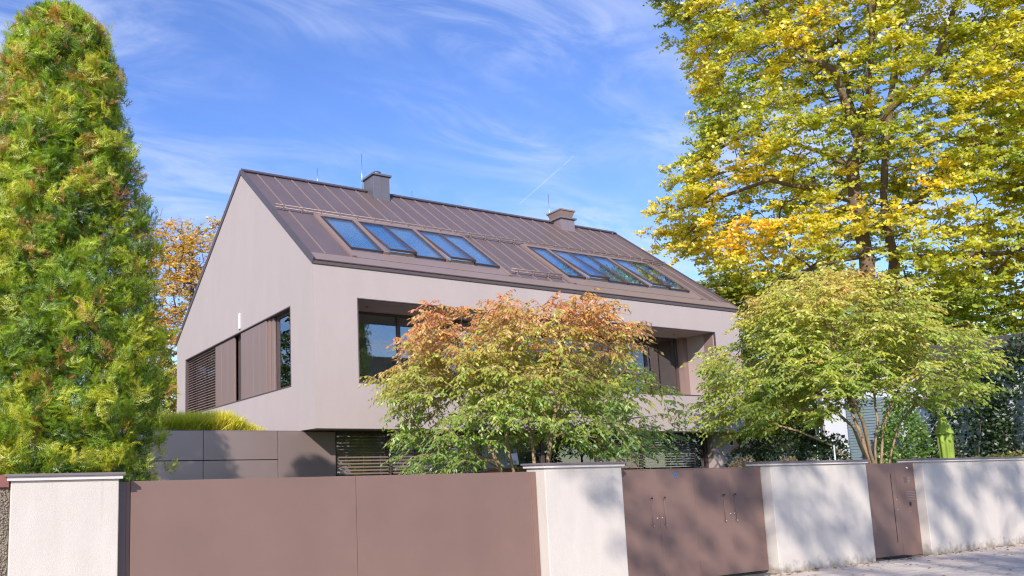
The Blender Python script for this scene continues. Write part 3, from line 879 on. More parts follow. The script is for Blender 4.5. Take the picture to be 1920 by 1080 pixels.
# skylight strips
def frame_strip(x0, x1):
    m = MB()
    rbox(m, x0, x0 + .14, .42, SG - .02, .052, .13); rbox(m, x1 - .14, x1, .42, SG - .02, .052, .13)
    rbox(m, x0 + .14, x1 - .14, 3.36, SG - .02, .052, .15); rbox(m, x0 + .14, x1 - .14, .42, .92, .052, .09)
    m.build('skylight_surround', 'skylight_frame', roof, bevel=.004)
frame_strip(9.66, 15.17); frame_strip(17.62, 23.72)
def skylight(x0, x1, open_=0.0):
    s0, s1 = .96, 3.34
    def q(x, s, n):   # sash tilts about its upper edge
        return rp(x, s, n + open_ * (s1 - s) / (s1 - s0))
    def qb(mb, a0, a1, b0, b1, n0, n1):
        mb.hexa([q(a0, b0, n0), q(a1, b0, n0), q(a1, b1, n0), q(a0, b1, n0), q(a0, b0, n1), q(a1, b0, n1), q(a1, b1, n1), q(a0, b1, n1)])
    m = MB(); f = .035; lo, hi = .095, .16
    qb(m, x0, x0 + f, s0, s1, lo, hi); qb(m, x1 - f, x1, s0, s1, lo, hi)
    qb(m, x0 + f, x1 - f, s0, s0 + f, lo, hi); qb(m, x0 + f, x1 - f, s1 - f, s1, lo, hi)
    fr_ = m.build('skylight', 'window_frame', house)
    p = MB(); qb(p, x0 + f, x1 - f, s0 + f, s1 - f, .128, .14)
    p.build('pane', 'skylight_glass', fr_)
    k = MB(); rbox(k, x0 + .005, x1 - .005, s0 + .005, s1 - .005, .052, .07); k.build('sky_tint_panel', 'sky_tint_panel', fr_)  # added panel below the pane, its blue painting the reflected sky
    k = MB()
    if open_: 
        rbox(k, x0 + .01, x0 + .035, s0 + .02, s1, .072, .12); rbox(k, x1 - .035, x1 - .01, s0 + .02, s1, .072, .12); rbox(k, x0 + .04, x1 - .04, s0 + .02, s0 + .05, .072, .16)
        k.build('curb', 'skylight_frame', fr_)
for a, b, o in ((9.84, 10.88, 0), (11.06, 11.98, .10), (12.0, 13.03, 0), (13.17, 14.08, .10), (14.10, 15.02, 0),
                (17.78, 18.58, 0), (18.72, 19.62, .10), (19.64, 20.55, 0), (20.57, 21.50, 0), (21.64, 22.56, .10), (22.58, 23.56, 0)):
    skylight(a, b, o)
mb = MB()
for a, b in ((10.89, 11.05), (13.04, 13.16), (18.59, 18.71), (21.51, 21.63)): rbox(mb, a, b, .93, 3.35, .052, .165)
mb.build('skylight_mullion', 'skylight_frame', roof, bevel=.004)
# snow guards
def snow_guard(x0, x1, s, step=.62, n=.095):
    g_ = MB()
    for k, h in enumerate((.05, .12)):
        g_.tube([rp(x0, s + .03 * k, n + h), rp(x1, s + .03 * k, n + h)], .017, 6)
    so = g_.build('snow_guard', 'sunlit_seam', house, smooth=True)
    x = x0 + .25; me = None
    while x < x1:
        if me is None:
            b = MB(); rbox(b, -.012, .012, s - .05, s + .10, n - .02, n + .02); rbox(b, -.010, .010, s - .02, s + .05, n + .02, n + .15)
            o = b.build('bracket', 'sunlit_seam', so); me = o.data; o.location = (x, 0, 0)
        else:
            o = link('bracket', me, so); o.location = (x, 0, 0)
        x += step
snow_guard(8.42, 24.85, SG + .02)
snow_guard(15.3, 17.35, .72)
# chimneys
ch = MB().box(13.05, 13.70, 22.95, 23.65, 11.2, 12.42).build('chimney', 'chimney_metal', roof, bevel=.004)
for a, b in ((13.05, 13.37), (13.385, 13.70)): box('cladding_sheet', 'chimney_metal', ch, a + .005, b - .004, 22.935, 22.948, 11.3, 12.41)
for a, b in ((22.95, 23.29), (23.31, 23.65)): MB().box(13.035, 13.048, a + .005, b - .005, 11.6, 12.41).build('cladding_sheet', 'chimney_metal', ch)
box('cap', 'chimney_metal', ch, 12.98, 13.77, 22.88, 23.72, 12.42, 12.49, .005)
fl = MB(); fl.tube([(13.38, 23.3, 12.49), (13.38, 23.3, 12.56), (13.38, 23.3, 12.57), (13.38, 23.3, 12.66)], [.20, .20, .12, .12], 16)
fl.tube([(13.38, 23.3, 12.67), (13.38, 23.3, 12.70)], [.17, .10], 16)
fl.build('flue', 'steel', ch, smooth=False)
ch = MB().box(21.68, 22.40, 22.95, 23.67, 11.2, 12.02).build('chimney', 'cladding_metal', roof, bevel=.004)
box('cladding_sheet', 'cladding_metal', ch, 21.685, 22.03, 22.935, 22.948, 11.3, 12.0); box('cladding_sheet', 'cladding_metal', ch, 22.045, 22.395, 22.935, 22.948, 11.3, 12.0)
box('collar', 'coping_metal', ch, 21.60, 22.48, 22.87, 23.75, 12.02, 12.09, .005)
k = MB(); k.hexa([(21.76, 23.0, 12.09), (22.32, 23.0, 12.09), (22.32, 23.6, 12.09), (21.76, 23.6, 12.09), (21.66, 22.92, 12.36), (22.42, 22.92, 12.36), (22.42, 23.7, 12.36), (21.66, 23.7, 12.36)])
k.build('flared_top', 'skylight_frame', ch)
box('cap', 'skylight_frame', ch, 21.63, 22.45, 22.89, 23.73, 12.362, 12.42, .004)
for x, z, yy in ((11.14, 12.55, 23.52), (12.93, 13.42, 23.56), (15.0, 12.32, 23.52), (21.83, 13.32, 23.75)):
    MB().tube([(x, yy, 11.6), (x + .0, yy, z)], [.016, .011], 6).build('lightning_rod', 'steel', roof, smooth=True)

# ------------------------------------------------------------------ garage
garage = thing('garage', 'flat garage clad in large brown metal panels left of the house', 'garage')
MB().box(-1.5, 9.34, 18.93, 19.35, 0, 3.07).box(-1.5, HX0 - .01, 19.35, 27, 0, 3.07).build('core', 'dark', garage)
JX = [-1.5, .0, 1.9, 3.8, 5.70, 7.68]
for a, b in zip(JX[:-1], JX[1:]):
    box('cladding_panel', 'cladding_metal', garage, a + .006, b - .006, 18.89, 18.928, 2.385, 3.10, .003)
    box('cladding_panel', 'cladding_metal', garage, a + .006, b - .006, 18.90, 18.928, .0, 2.365, .003)
box('cladding_panel', 'cladding_metal', garage, 7.69, 9.34, 18.89, 18.928, 0, 3.10, .003)
box('roof_edge', 'coping_metal', garage, -1.5, 8.36, 18.89, 19.02, 3.102, 3.122)
box('planting_bed', 'soil', garage, -1.5, 8.34, 19.03, 27, 3.07, 3.12)
# golden grasses on the garage roof
n = 17000
O = np.stack([rng.uniform(3.2, 7.6, n), 19.05 + rng.random(n) ** 1.3 * 1.6, np.full(n, 3.1)], 1)
cl_ = noise3(np.stack([O[:, 0], O[:, 1], np.zeros(n)], 1), 1.7)
keep = (O[:, 0] < 6.6 + cl_ * .8 + rng.random(n) * .5); O = O[keep]; cl_ = cl_[keep]; n = len(O)
ht = (.50 + .14 * cl_ + rng.uniform(-.08, .10, n)) * np.clip((7.5 - O[:, 0]) / 1.0, .35, 1)
BL_V = np.array([(-.03, 0, 0), (.03, 0, 0), (-.022, .55, .05), (.022, .55, .05), (0, 1.0, .26)], float)
BL_F = np.array([(0, 1, 3), (0, 3, 2), (2, 3, 4)])
D = rng.normal(size=(n, 3)) * .5; D[:, 2] = 1
C = ramp(rng.random(n) * .7 + cl_ * .5 + .2, [(0, (.34, .44, .03)), (.5, (.68, .66, .05)), (1, (.80, .66, .14))])
V, F, C = place(BL_V, BL_F, O, D, unit(n) * np.array([1, 1, .1]), ht, C)
tag(fast_mesh('ornamental_grass', V, F, 'grass_blade', col=C), 'golden green ornamental grass growing on the garage roof', 'grass', kind='stuff')

# ------------------------------------------------------------------ plants
def add_tris(lst, VFC):
    off = sum(len(a[0]) for a in lst); lst.append((VFC[0], VFC[1] + off, VFC[2]))
def crown_obj(name, parts, m, parent):
    V = np.concatenate([p[0] for p in parts]); F = np.concatenate([p[1] for p in parts]); C = np.concatenate([p[2] for p in parts])
    o = fast_mesh(name, V, F, m, parent, col=C); o['kind'] = 'stuff'
    return o

# --- the big conifer behind the left pillar
def thuja(base, prof, top, label, ncl, per, fs, seed=0, tops=None, dead=.05, zlow=.6, group=None):
    t = thing('conifer_tree', label, 'conifer', group, (base[0], base[1], 0))
    zs = [p[0] for p in prof]; rs = [p[1] for p in prof]
    tops = tops or [(0, 0, top)]
    z = zlow + (top - zlow) * rng.random(ncl) ** .92
    a = math.atan2(-base[1], -base[0]) + rng.normal(0, 1.05, ncl)
    a = np.where(rng.random(ncl) < .22, rng.uniform(0, 2 * math.pi, ncl), a)
    R = np.interp(z, zs, rs)
    P0 = np.stack([np.cos(a), np.sin(a), np.zeros(ncl)], 1)
    nv = noise3(np.stack([np.cos(a) * 2 + seed, np.sin(a) * 2, z * .9], 1), 1.1)
    nf = noise3(np.stack([np.cos(a) * R * 3 + seed, np.sin(a) * R * 3, z * 2.6], 1), 1.0)
    nh = noise3(np.stack([np.cos(a) * R * 4.5 + seed, np.sin(a) * R * 4.5, z * 4.5], 1), 1.0)
    rr = R * (1 + .15 * nv + .17 * nf + .14 * nh + np.where(rng.random(ncl) < .12, rng.random(ncl) * .14, 0)) * (1 - .5 * rng.random(ncl) ** 1.5)
    tip = P0 * rr[:, None]; tip[:, 2] = z; tip[:, 0] -= .05 * np.clip((z / top - .7) / .25, 0, 1) * R.max()
    root = P0 * (rr * .35)[:, None]; root[:, 2] = z - .35 * rr - .1
    # sprays: each has a rib with fronds fanning out along it
    O = []; D = []; C = []; Nn = []; S = []
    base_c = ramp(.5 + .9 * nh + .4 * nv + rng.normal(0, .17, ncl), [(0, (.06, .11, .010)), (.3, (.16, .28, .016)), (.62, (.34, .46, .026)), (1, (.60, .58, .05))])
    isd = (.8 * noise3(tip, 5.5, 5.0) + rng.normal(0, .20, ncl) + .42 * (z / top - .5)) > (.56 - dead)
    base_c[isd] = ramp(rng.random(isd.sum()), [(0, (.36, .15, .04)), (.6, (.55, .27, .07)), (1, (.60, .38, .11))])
    out = tip - root; out /= np.linalg.norm(out, axis=1, keepdims=True)
    hz = np.cross(out, np.array([0, 0, 1.0])); hz /= np.linalg.norm(hz, axis=1, keepdims=True)
    vt = np.cross(hz, out)
    th = rng.normal(0, 1.05, ncl)
    ax = out * rng.uniform(.35, 1.1, (ncl, 1)) + vt * (np.cos(th) * .5)[:, None] + hz * (np.sin(th) * .85)[:, None] + rng.normal(size=(ncl, 3)) * .2
    ax /= np.linalg.norm(ax, axis=1, keepdims=True)
    nrm = out * .7 + rng.normal(size=(ncl, 3)) * .6; nrm -= ax * np.sum(nrm * ax, axis=1, keepdims=True); nrm /= np.linalg.norm(nrm, axis=1, keepdims=True)
    side = np.cross(ax, nrm)
    L = rng.uniform(.26, .50, ncl) * fs
    for k in range(per):
        u = (k + .5) / per
        sg = ((k % 2) * 2 - 1)
        d = ax + side * sg * (1.0 - .75 * u) + rng.normal(size=(ncl, 3)) * .2
        d[:, 2] -= .30 * u
        p = tip - ax * (L * (1 - u))[:, None] + rng.normal(size=(ncl, 3)) * .008
        p[:, 2] -= .10 * fs * u * u
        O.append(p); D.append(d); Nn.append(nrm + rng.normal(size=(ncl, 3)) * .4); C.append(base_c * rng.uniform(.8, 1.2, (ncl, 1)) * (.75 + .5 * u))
        S.append(rng.uniform(.14, .22, ncl) * fs * (1.15 - .55 * u))
    O = np.concatenate(O); D = np.concatenate(D); Nn = np.concatenate(Nn); C = np.concatenate(C); S = np.concatenate(S)
    O[:, 2] = np.maximum(O[:, 2], .1)
    V, F, Cc = place(FROND_V, FROND_F, O, D, Nn, S, C)
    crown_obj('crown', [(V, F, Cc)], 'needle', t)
    tr_ = MB()
    for dx, dy, zt in tops:
        tr_.tube([(0, 0, 0), (dx * .3, dy * .3, zt * .4), (dx * .8, dy * .8, zt * .75), (dx, dy, zt - .15)], [.13, .09, .05, .012], 7)
    for i in range(0, ncl, max(1, ncl // 420)):
        q = root[i] * .15; q[2] = max(.1, root[i][2] - .2)
        tr_.tube([q, root[i], tip[i] - out[i] * .12], [.018, .011, .004], 3, cap=False)
    tr_.build('trunk', 'bark_light', t, smooth=True)
    return t
PROF = [(0, 1.15), (1.2, 1.35), (2.1, 1.38), (3.1, 1.45), (3.9, 1.44), (5.0, 1.36), (5.6, 1.22), (6.2, 1.10), (6.8, .96), (7.3, .84), (7.8, .74), (8.15, .60), (8.4, .36), (8.55, .1)]
PROF = [(a, b * .95) for a, b in PROF]
thuja((1.28, 10.75), PROF, 8.4, 'tall bushy green conifer behind the left gate pillar with rusty brown sprays', 9900, 9, .78,
      tops=[(.05, 0, 8.35), (-.30, .1, 8.2), (.38, -.1, 8.3), (-.6, 0, 7.7)], dead=.10)

# --- shrubs with several stems
def shrub(name, label, cat, base, poly, depth, stems, n_cl, colf, leaf, m='leaf', twigs=4, per=7, tl=.34, gap=-.22, gscale=.6, off=0, droop=.75, shell=.0,
          tv=ELLIPSE_V, tf=ELLIPSE_F, bark='bark_light', tip=.0045, power=2.2, flat=.45, layers=0.0, twm=True, dots=0, rmin=0, group=None, clip=None, spread=1.0, nseg=4, stray=0, lay=.55, core=None, box_=2, thin=None):
    t = thing(name, label, cat, group, (base[0], base[1], 0))
    f = frame(base)
    loc = sample_crown(poly, depth, n_cl, gap=gap, gscale=gscale, off=off, shell=shell, box_=box_)
    if layers: loc[:, 2] = loc[:, 2] * (1 - lay) + lay * (np.round(loc[:, 2] / layers + loc[:, 0] * .25) - loc[:, 0] * .25) * layers
    if thin: loc = loc[~((loc[:, 2] < thin[0]) & (rng.random(len(loc)) < thin[1]))]
    if core:
        loc = loc[~((np.abs(loc[:, 0] - core[1]) < core[0]) & (loc[:, 1] < 1.0) & (rng.random(len(loc)) < .5))]
    if stray:
        ns_ = int(len(loc) * stray); k = rng.integers(0, len(loc), ns_)
        cen = np.array([loc[:, 0].mean(), 0, loc[:, 2].mean()]); e = loc[k] + (loc[k] - cen) * rng.uniform(.04, .16, (ns_, 1)); e[:, 2] = np.maximum(e[:, 2], loc[:, 2].min()); loc = np.concatenate([loc, e])
    W = f(loc) - np.array([base[0], base[1], 0])
    if clip is not None:
        k = clip(W + np.array([base[0], base[1], 0])); W = W[k]; loc = loc[k]
    st = [list(f(np.array([(s, tt, z) for s, tt, z in q])) - np.array([base[0], base[1], 0])) for q in stems]
    A, r, chs = grow(st, W, tip=tip, power=power, nseg=nseg)
    build_branches('branches', A, r, chs, bark, t, rmin=rmin)
    col = colf(loc, W)
    tm = MB() if twm else None
    axis = np.array([0, 0, W[:, 2].mean() * .6])
    parts = []
    add_tris(parts, twig_leaves(W, axis, twigs, per, tl, leaf, col, tv, tf, droop=droop, flat=flat, twig_mesh=tm, spread=spread))
    if tm: tag(tm.build('twigs', bark, t), kind='stuff')
    crown_obj('leaves', parts, m, t)
    return t

C_POLY = [(-2.88, 3.9), (-2.5, 4.75), (-2.2, 5.25), (-1.85, 5.42), (-0.85, 5.35), (-0.15, 5.43), (1.19, 5.4), (1.9, 5.1), (2.3, 4.6), (2.3, 3.8), (2.95, 3.07), (2.93, 2.64), (2.62, 2.22), (1.63, 2.02), (1.11, 2.43), (0.26, 2.72), (-0.3, 2.63), (-1.0, 1.98), (-2.4, 1.9), (-2.6, 2.61), (-2.65, 3.31)]
C_STEMS = [[(-.2, 0, 0), (-.45, 0, 1.3), (-.6, 0, 2.03), (-.9, .1, 2.83), (-1.5, .2, 3.55), (-2.18, .1, 4.23), (-2.5, 0, 4.7)],
           [(-.05, .1, 0), (.12, .1, 1.9), (.08, .2, 2.52), (.01, .3, 3.08), (-.23, .5, 4.01), (-.5, .6, 4.7)],
           [(.1, -.05, 0), (.36, -.1, 1.89), (.52, -.2, 2.61), (.67, -.3, 3.17), (1.3, -.5, 3.71), (1.77, -.7, 4.36)],
           [(-.15, -.1, 0), (-.35, -.2, 1.91), (-.42, -.5, 2.87), (-.91, -.9, 4.05), (-1.3, -1.1, 4.78)],
           [(.67, -.3, 3.17), (.84, .2, 3.6), (1.0, .6, 4.18), (1.15, .9, 4.86)],
           [(.52, -.2, 2.61), (1.2, -.1, 2.75), (2.1, .1, 2.95), (2.7, .1, 3.0)],
           [(-.6, 0, 2.03), (-1.3, -.3, 2.4), (-2.0, -.5, 2.7), (-2.6, -.6, 3.2)]]
def c_col(loc, W):
    z = loc[:, 2]; top = 5.35 - .08 * np.abs(loc[:, 0])
    h = (z - 1.9) / (top - 1.9)
    nz = noise3(W, .9, 3.0)
    t = .01 + h * .83 + nz * .08 + rng.normal(0, .09, len(z))
    return ramp(t, [(0, (.12, .27, .025)), (.30, (.29, .43, .035)), (.52, (.47, .47, .05)), (.68, (.60, .42, .08)), (.82, (.70, .33, .10)), (1, (.72, .24, .11))])
shrub('ironwood_shrub', 'wide spreading shrub before the house with orange leaf tops and green lower leaves', 'shrub',
      (10.94, 13.0), C_POLY, 2.2, C_STEMS, 1700, c_col, .10, twigs=3, per=7, tl=.46, layers=.42, lay=.3, off=2.0, gap=-.10, tip=.0046, gscale=1.1, stray=.10, droop=1.0, box_=4, thin=(3.1, .45))
R_POLY = [(-3.9, 4.35), (-3.6, 5.3), (-2.9, 6.2), (-2.15, 6.8), (-0.9, 7.2), (0.49, 7.0), (1.67, 6.1), (2.36, 5.35), (2.7, 4.6), (2.84, 3.78), (2.45, 3.55), (1.68, 3.35), (0.83, 3.3), (0.17, 3.5), (-0.7, 3.2), (-1.38, 2.8), (-2.71, 2.7), (-3.4, 2.5), (-3.9, 3.24)]
R_STEMS = [[(-.15, 0, 0), (-.18, 0, 1.93), (-.39, 0, 2.9), (-1.05, .1, 3.82), (-2.16, .3, 4.51), (-3.0, .4, 5.0)],
           [(-.1, .1, 0), (-.12, .1, 1.93), (-.36, .2, 3.19), (-.5, .5, 4.35), (-.61, .8, 5.84)],
           [(0, -.1, 0), (0, -.1, 1.92), (.16, -.2, 3.01), (.22, -.3, 4.29), (.14, -.4, 6.04)],
           [(.1, .1, 0), (.12, .1, 1.92), (.26, .2, 2.87), (.77, .4, 3.96), (1.44, .6, 5.01)],
           [(.2, -.1, 0), (.29, -.1, 1.92), (.68, -.2, 2.98), (1.31, -.4, 3.63), (2.01, -.5, 4.12)],
           [(-.2, -.1, 0), (-.3, -.1, 1.7), (-.92, -.3, 2.42), (-1.64, -.5, 2.82), (-2.54, -.6, 3.17)],
           [(0, 0, 1.0), (-.1, -.5, 2.6), (-.4, -1.0, 4.2), (-.6, -1.2, 5.4)]]
def r_col(loc, W):
    h = (loc[:, 2] - 2.6) / 4.4
    nz = noise3(W, .8, 8.0)
    t = .15 + h * .50 + nz * .22 + rng.normal(0, .10, len(h))
    return ramp(t, [(0, (.21, .34, .03)), (.3, (.38, .48, .045)), (.58, (.56, .54, .06)), (.8, (.68, .46, .09)), (1, (.66, .28, .09))])
shrub('ironwood_shrub', 'taller yellow-green spreading shrub with fanned bare stems behind the street door', 'shrub',
      (21.78, 12.0), R_POLY, 2.4, R_STEMS, 1650, r_col, .125, twigs=3, per=7, tl=.52, off=7.0, gap=-.03, layers=.4, lay=.3, tip=.0047, gscale=1.0, stray=.12, droop=.85, box_=2, thin=(3.9, .3),
      clip=lambda P: (P[:, 1] > 9.3) | (P[:, 2] > 2.6))

# --- the big maple
M_POLY = [(-7.93, 12.4), (-7.01, 13.51), (-5.82, 14.59), (-5.25, 16.4), (-4.98, 17.55), (-5.43, 21.21), (-6.9, 22.71), (-6.44, 26.32), (-2.31, 29.11), (3.27, 27.39), (7.41, 23.01), (8.13, 15.61), (7.68, 8.19), (5.66, 5.0), (3.54, 5.0), (1.29, 6.3), (-2.2, 6.3), (-4.11, 6.6), (-5.08, 8.99), (-4.3, 9.9), (-6.2, 10.95)]
M_STEMS = [[(-.2, 0, 0), (-.17, 0, 1.93), (.2, 0, 7.37), (.32, 0, 9.88), (.17, 0, 12.06), (.18, 0, 13.58), (.51, 0, 14.38), (.92, 0, 15.81), (1.15, 0, 17.52), (1.53, 0, 20.09), (1.7, .2, 24)],
           [(.25, .3, 0), (.4, .3, 1.92), (1.01, .3, 7.27), (1.2, .3, 9.74), (1.05, .4, 11.45), (1.1, .5, 12.52), (1.6, .6, 15.65), (2.0, .6, 17.71), (2.64, .8, 20.79), (3.0, 1, 24)],
           [(.51, 0, 14.38), (1.6, -.6, 15.28), (2.85, -1.2, 16.1), (3.3, -1.4, 17.06), (4.08, -1.6, 18.69), (4.8, -1.8, 21)],
           [(.21, 0, 13.47), (-.82, -.6, 14.17), (-1.9, -1.1, 14.79), (-3.24, -1.5, 15.26), (-4.56, -1.8, 14.7)],
           [(.51, 0, 14.38), (.11, -.8, 16.28), (-.1, -1.2, 17.18), (-.88, -1.6, 17.72), (-1.89, -1.9, 19.47), (-2.57, -2.1, 20.92), (-4.5, -2.2, 22.0)],
           [(.17, 0, 12.06), (-.96, -.8, 12.53), (-2.62, -1.6, 13.13), (-4.91, -2.0, 12.6), (-6.87, -2.1, 12.5)],
           [(1.05, .4, 11.45), (2.09, -.2, 11.63), (3.5, -.8, 12.96), (4.46, -1.2, 13.23), (5.36, -1.5, 13.29), (7.0, -1.5, 14)],
           [(1.6, .6, 15.65), (2.39, -.2, 15.9), (3.41, -.6, 16.0), (4.69, -1, 16.4), (5.8, -1.2, 17.4)],
           [(1.2, .3, 9.74), (3.06, -.8, 9.2), (4.46, -1.6, 8.9), (6.5, -2, 9.6)],
           [(.32, 0, 9.88), (-1.2, -1, 9.6), (-2.8, -1.8, 8.8), (-4.0, -2, 8.6)],
           [(.18, 0, 13.58), (.6, 1.6, 15), (.4, 3, 17.5), (.2, 3.6, 21)],
           [(.92, 0, 15.81), (1.2, -1.8, 17.6), (1.4, -2.8, 20), (1.5, -3, 22.5)]]
def m_col(loc, W):
    s, z = loc[:, 0] / MS, 1.9 + (loc[:, 2] - 1.9) / MS
    nz = noise3(W, .32, 12.0); n2 = noise3(W, .85, 3.0)
    out = np.clip(np.hypot(s / 8, loc[:, 1] / 8), 0, 1)
    warm = np.clip(1 - np.hypot((s + 5.5) / 3.2, (z - 12) / 3), 0, 1) * .28 + np.clip(1 - np.hypot((s + 1.9) / 3.0, (z - 10.9) / 1.5), 0, 1) * .55
    t = .38 + .36 * nz + .14 * n2 + .08 * out + .8 * warm - .25 * np.clip((8.5 - z) / 3, 0, 1) + rng.normal(0, .07, len(s)) + .06
    return ramp(t, [(0, (.16, .25, .025)), (.25, (.31, .37, .03)), (.5, (.58, .55, .04)), (.75, (.80, .64, .045)), (.92, (.86, .60, .045)), (1.1, (.84, .50, .05))])
MS = 1.35
M_POLY = [(a * MS, 1.9 + (b - 1.9) * MS) for a, b in M_POLY]
M_STEMS = [[(a * MS, b * MS, (1.9 + (c - 1.9) * MS) if c > 0 else 0) for a, b, c in q] for q in M_STEMS]
shrub('maple_tree', 'huge yellow and green autumn maple towering behind the right shrub', 'tree',
      (42.1, 22.95), M_POLY, 6.3, M_STEMS, 5500, m_col, .185, twigs=6, per=8, tl=.72, gap=-.15, nseg=3, lay=.3, stray=.05, core=(1.2, 1.0), gscale=.42, off=21.0, droop=.35,
      tv=MAPLE_V, tf=MAPLE_F, bark='bark', tip=.012, power=2.15, flat=.35, layers=1.3, twm=False, shell=.35, rmin=.0)

def simple_tree(name, label, cat, base, R, z0, z1, n_cl, stops, leaf, seed, twigs=5, per=6, tl=.5, trunk=.16, gap=-.2, gscale=.5, bark='bark', lobed=True, group=None, tip=.008, depth=None, twm=False):
    poly = []
    for k in range(14):
        a = 2 * math.pi * k / 14
        w = 1 + .16 * noise.noise(Vector((math.cos(a) * 1.5 + seed, math.sin(a) * 1.5, seed)))
        poly.append((R * w * math.cos(a), (z0 + z1) / 2 + (z1 - z0) / 2 * w * math.sin(a)))
    H = z1
    stems = [[(0, 0, 0), (.05, 0, z0), (.1, .05, z0 + (H - z0) * .35), (-.05, .1, z0 + (H - z0) * .65), (0, .1, H * .93)],
             [(.05, 0, z0), (R * .35, R * .1, z0 + (H - z0) * .3), (R * .6, R * .1, z0 + (H - z0) * .55)],
             [(.05, 0, z0), (-R * .35, -R * .1, z0 + (H - z0) * .35), (-R * .55, -R * .2, z0 + (H - z0) * .6)],
             [(.1, .05, z0 + (H - z0) * .35), (R * .1, -R * .4, z0 + (H - z0) * .6)]]
    def cf(loc, W):
        nz = noise3(W, .5, seed); n2 = noise3(W, 1.5, seed + 4)
        return ramp(.5 + .5 * nz + .25 * n2 + rng.normal(0, .1, len(W)), stops)
    return shrub(name, label, cat, base, poly, depth or R * .9, stems, n_cl, cf, leaf, twigs=twigs, per=per, tl=tl, gap=gap, gscale=gscale, off=seed,
                 droop=.4, tv=DIAM_V, tf=DIAM_F, nseg=3, bark=bark, twm=twm, tip=tip, group=group)
GRN = [(0, (.03, .075, .012)), (.5, (.07, .13, .018)), (1, (.16, .21, .02))]
YGR = [(0, (.08, .13, .014)), (.5, (.20, .24, .02)), (1, (.42, .33, .03))]
ORG = [(0, (.36, .32, .03)), (.35, (.64, .44, .03)), (.75, (.66, .36, .04)), (1, (.50, .26, .10))]
DRK = [(0, (.012, .035, .010)), (.5, (.028, .065, .014)), (1, (.07, .12, .02))]
simple_tree('autumn_tree', 'half bare orange tree far behind the left of the house', 'tree', (11.9, 41.5), 4.3, 4.5, 16.9, 1200, ORG, .17, 31, twigs=4, per=6, tl=.7, gap=-.1, tip=.016, twm=True)
simple_tree('background_tree', 'green tree close beside the rear left corner of the house', 'tree', (7.4, 35), 1.9, 1.0, 9.0, 500, YGR, .16, 5)
simple_tree('background_tree', 'green tree standing just beyond the right end of the house roof', 'tree', (37, 27), 4.5, 3.0, 12.5, 900, YGR, .22, 13)
simple_tree('background_tree', 'distant green tree behind the white neighbouring house', 'tree', (54, 30), 6.0, 3.0, 15, 700, YGR, .3, 23)

# clipped or mounded evergreens with a dense leaf shell
def mound(name, label, cat, pts, stops, leaf, n, seed, kind=None, core='soil', ev=False):
    """pts: ellipsoids (x,y,z,rx,ry,rz)"""
    t = thing(name, label, cat)
    O = []; D = []
    w = np.array([(p[3] * p[5] + p[4] * p[5] + p[3] * p[4]) for p in pts]); w = w / w.sum()
    for p, k in zip(pts, w):
        m = int(n * k); u = unit(m)
        nz = noise3(u * 1.0, 2.2, seed + p[0])
        r = (1 + .18 * nz) * (1 - .30 * rng.random(m) ** 2)
        q = np.array(p[:3]) + u * np.array(p[3:6]) * r[:, None]
        O.append(q); D.append(u * .6 + rng.normal(size=(m, 3)) * .6)
    O = np.concatenate(O); D = np.concatenate(D); k = O[:, 2] > .05; O = O[k]; D = D[k]; D[:, 2] -= .2
    nz = noise3(O, 1.3, seed); n2 = noise3(O, 4.0, seed)
    C = ramp(.45 + .5 * nz + .35 * n2 + rng.normal(0, .14, len(O)), stops)
    V, F, C = place(DIAM_V, DIAM_F, O, D, rng.normal(size=O.shape) * .5 + np.array([-.5, -.6, .5]), leaf * rng.uniform(.7, 1.3, len(O)), C)
    crown_obj('leaves', [(V, F, C)], 'leaf', t)
    s = MB()
    for i, p in enumerate(pts):
        for k in range(5):
            a = k * 1.3 + i
            s.tube([(p[0], p[1], 0), (p[0] + .3 * p[3] * math.cos(a), p[1] + .3 * p[4] * math.sin(a), p[2] * .7), (p[0] + .8 * p[3] * math.cos(a), p[1] + .8 * p[4] * math.sin(a), p[2] + .2 * p[5])], [.05, .03, .01], 5, cap=False)
    s.build('stems', 'bark', t, smooth=True)
    return t
mound('yew_bush', 'dark green rounded bush between the house and the right shrub', 'bush', [(20.95, 13.75, 1.6, .95, 1.15, 1.45), (21.3, 13.1, 1.5, .8, .8, 1.35), (20.4, 14.5, 1.3, .8, .8, 1.3)], DRK, .09, 15000, 3)
mound('ivy_mass', 'bright green ivy column clothing the white house corner', 'ivy', [(32.9, 16.9, 1.8, .9, .95, 2.3), (32.9, 16.95, .9, 1.0, 1.0, 1.4), (33.6, 17.4, 1.9, .8, .8, 2.4)], [(0, (.06, .15, .02)), (.5, (.16, .27, .03)), (1, (.28, .36, .05))], .13, 9000, 9)
mound('dark_hedge', 'tall dark ivy-covered hedge behind the lime parasol', 'hedge', [(34.0, 15.2, 2.6, 1.2, 1.2, 3.3), (34.4, 13.6, 2.9, 1.2, 1.3, 3.6), (34.6, 12.0, 2.6, 1.2, 1.4, 3.4), (34.8, 10.2, 2.9, 1.2, 1.6, 3.6)], DRK, .15, 26000, 14)
mound('flowering_plant', 'orange flowering low plants along the wall top at right', 'plant', [(23.9, 10.2, 1.55, .5, .35, .52), (24.8, 10.15, 1.55, .6, .35, .54), (23.2, 10.35, 1.5, .4, .3, .5)], [(0, (.06, .14, .02)), (.5, (.28, .25, .03)), (.75, (.55, .22, .03)), (1, (.62, .28, .05))], .07, 3600, 19)
mound('hydrangea', 'pale dried hydrangea heads above the double gate end', 'plant', [(14.6, 10.6, 1.75, .28, .28, .36), (14.9, 10.9, 1.6, .3, .3, .36)], [(0, (.16, .16, .05)), (.5, (.40, .28, .13)), (1, (.55, .42, .24))], .06, 1500, 23)
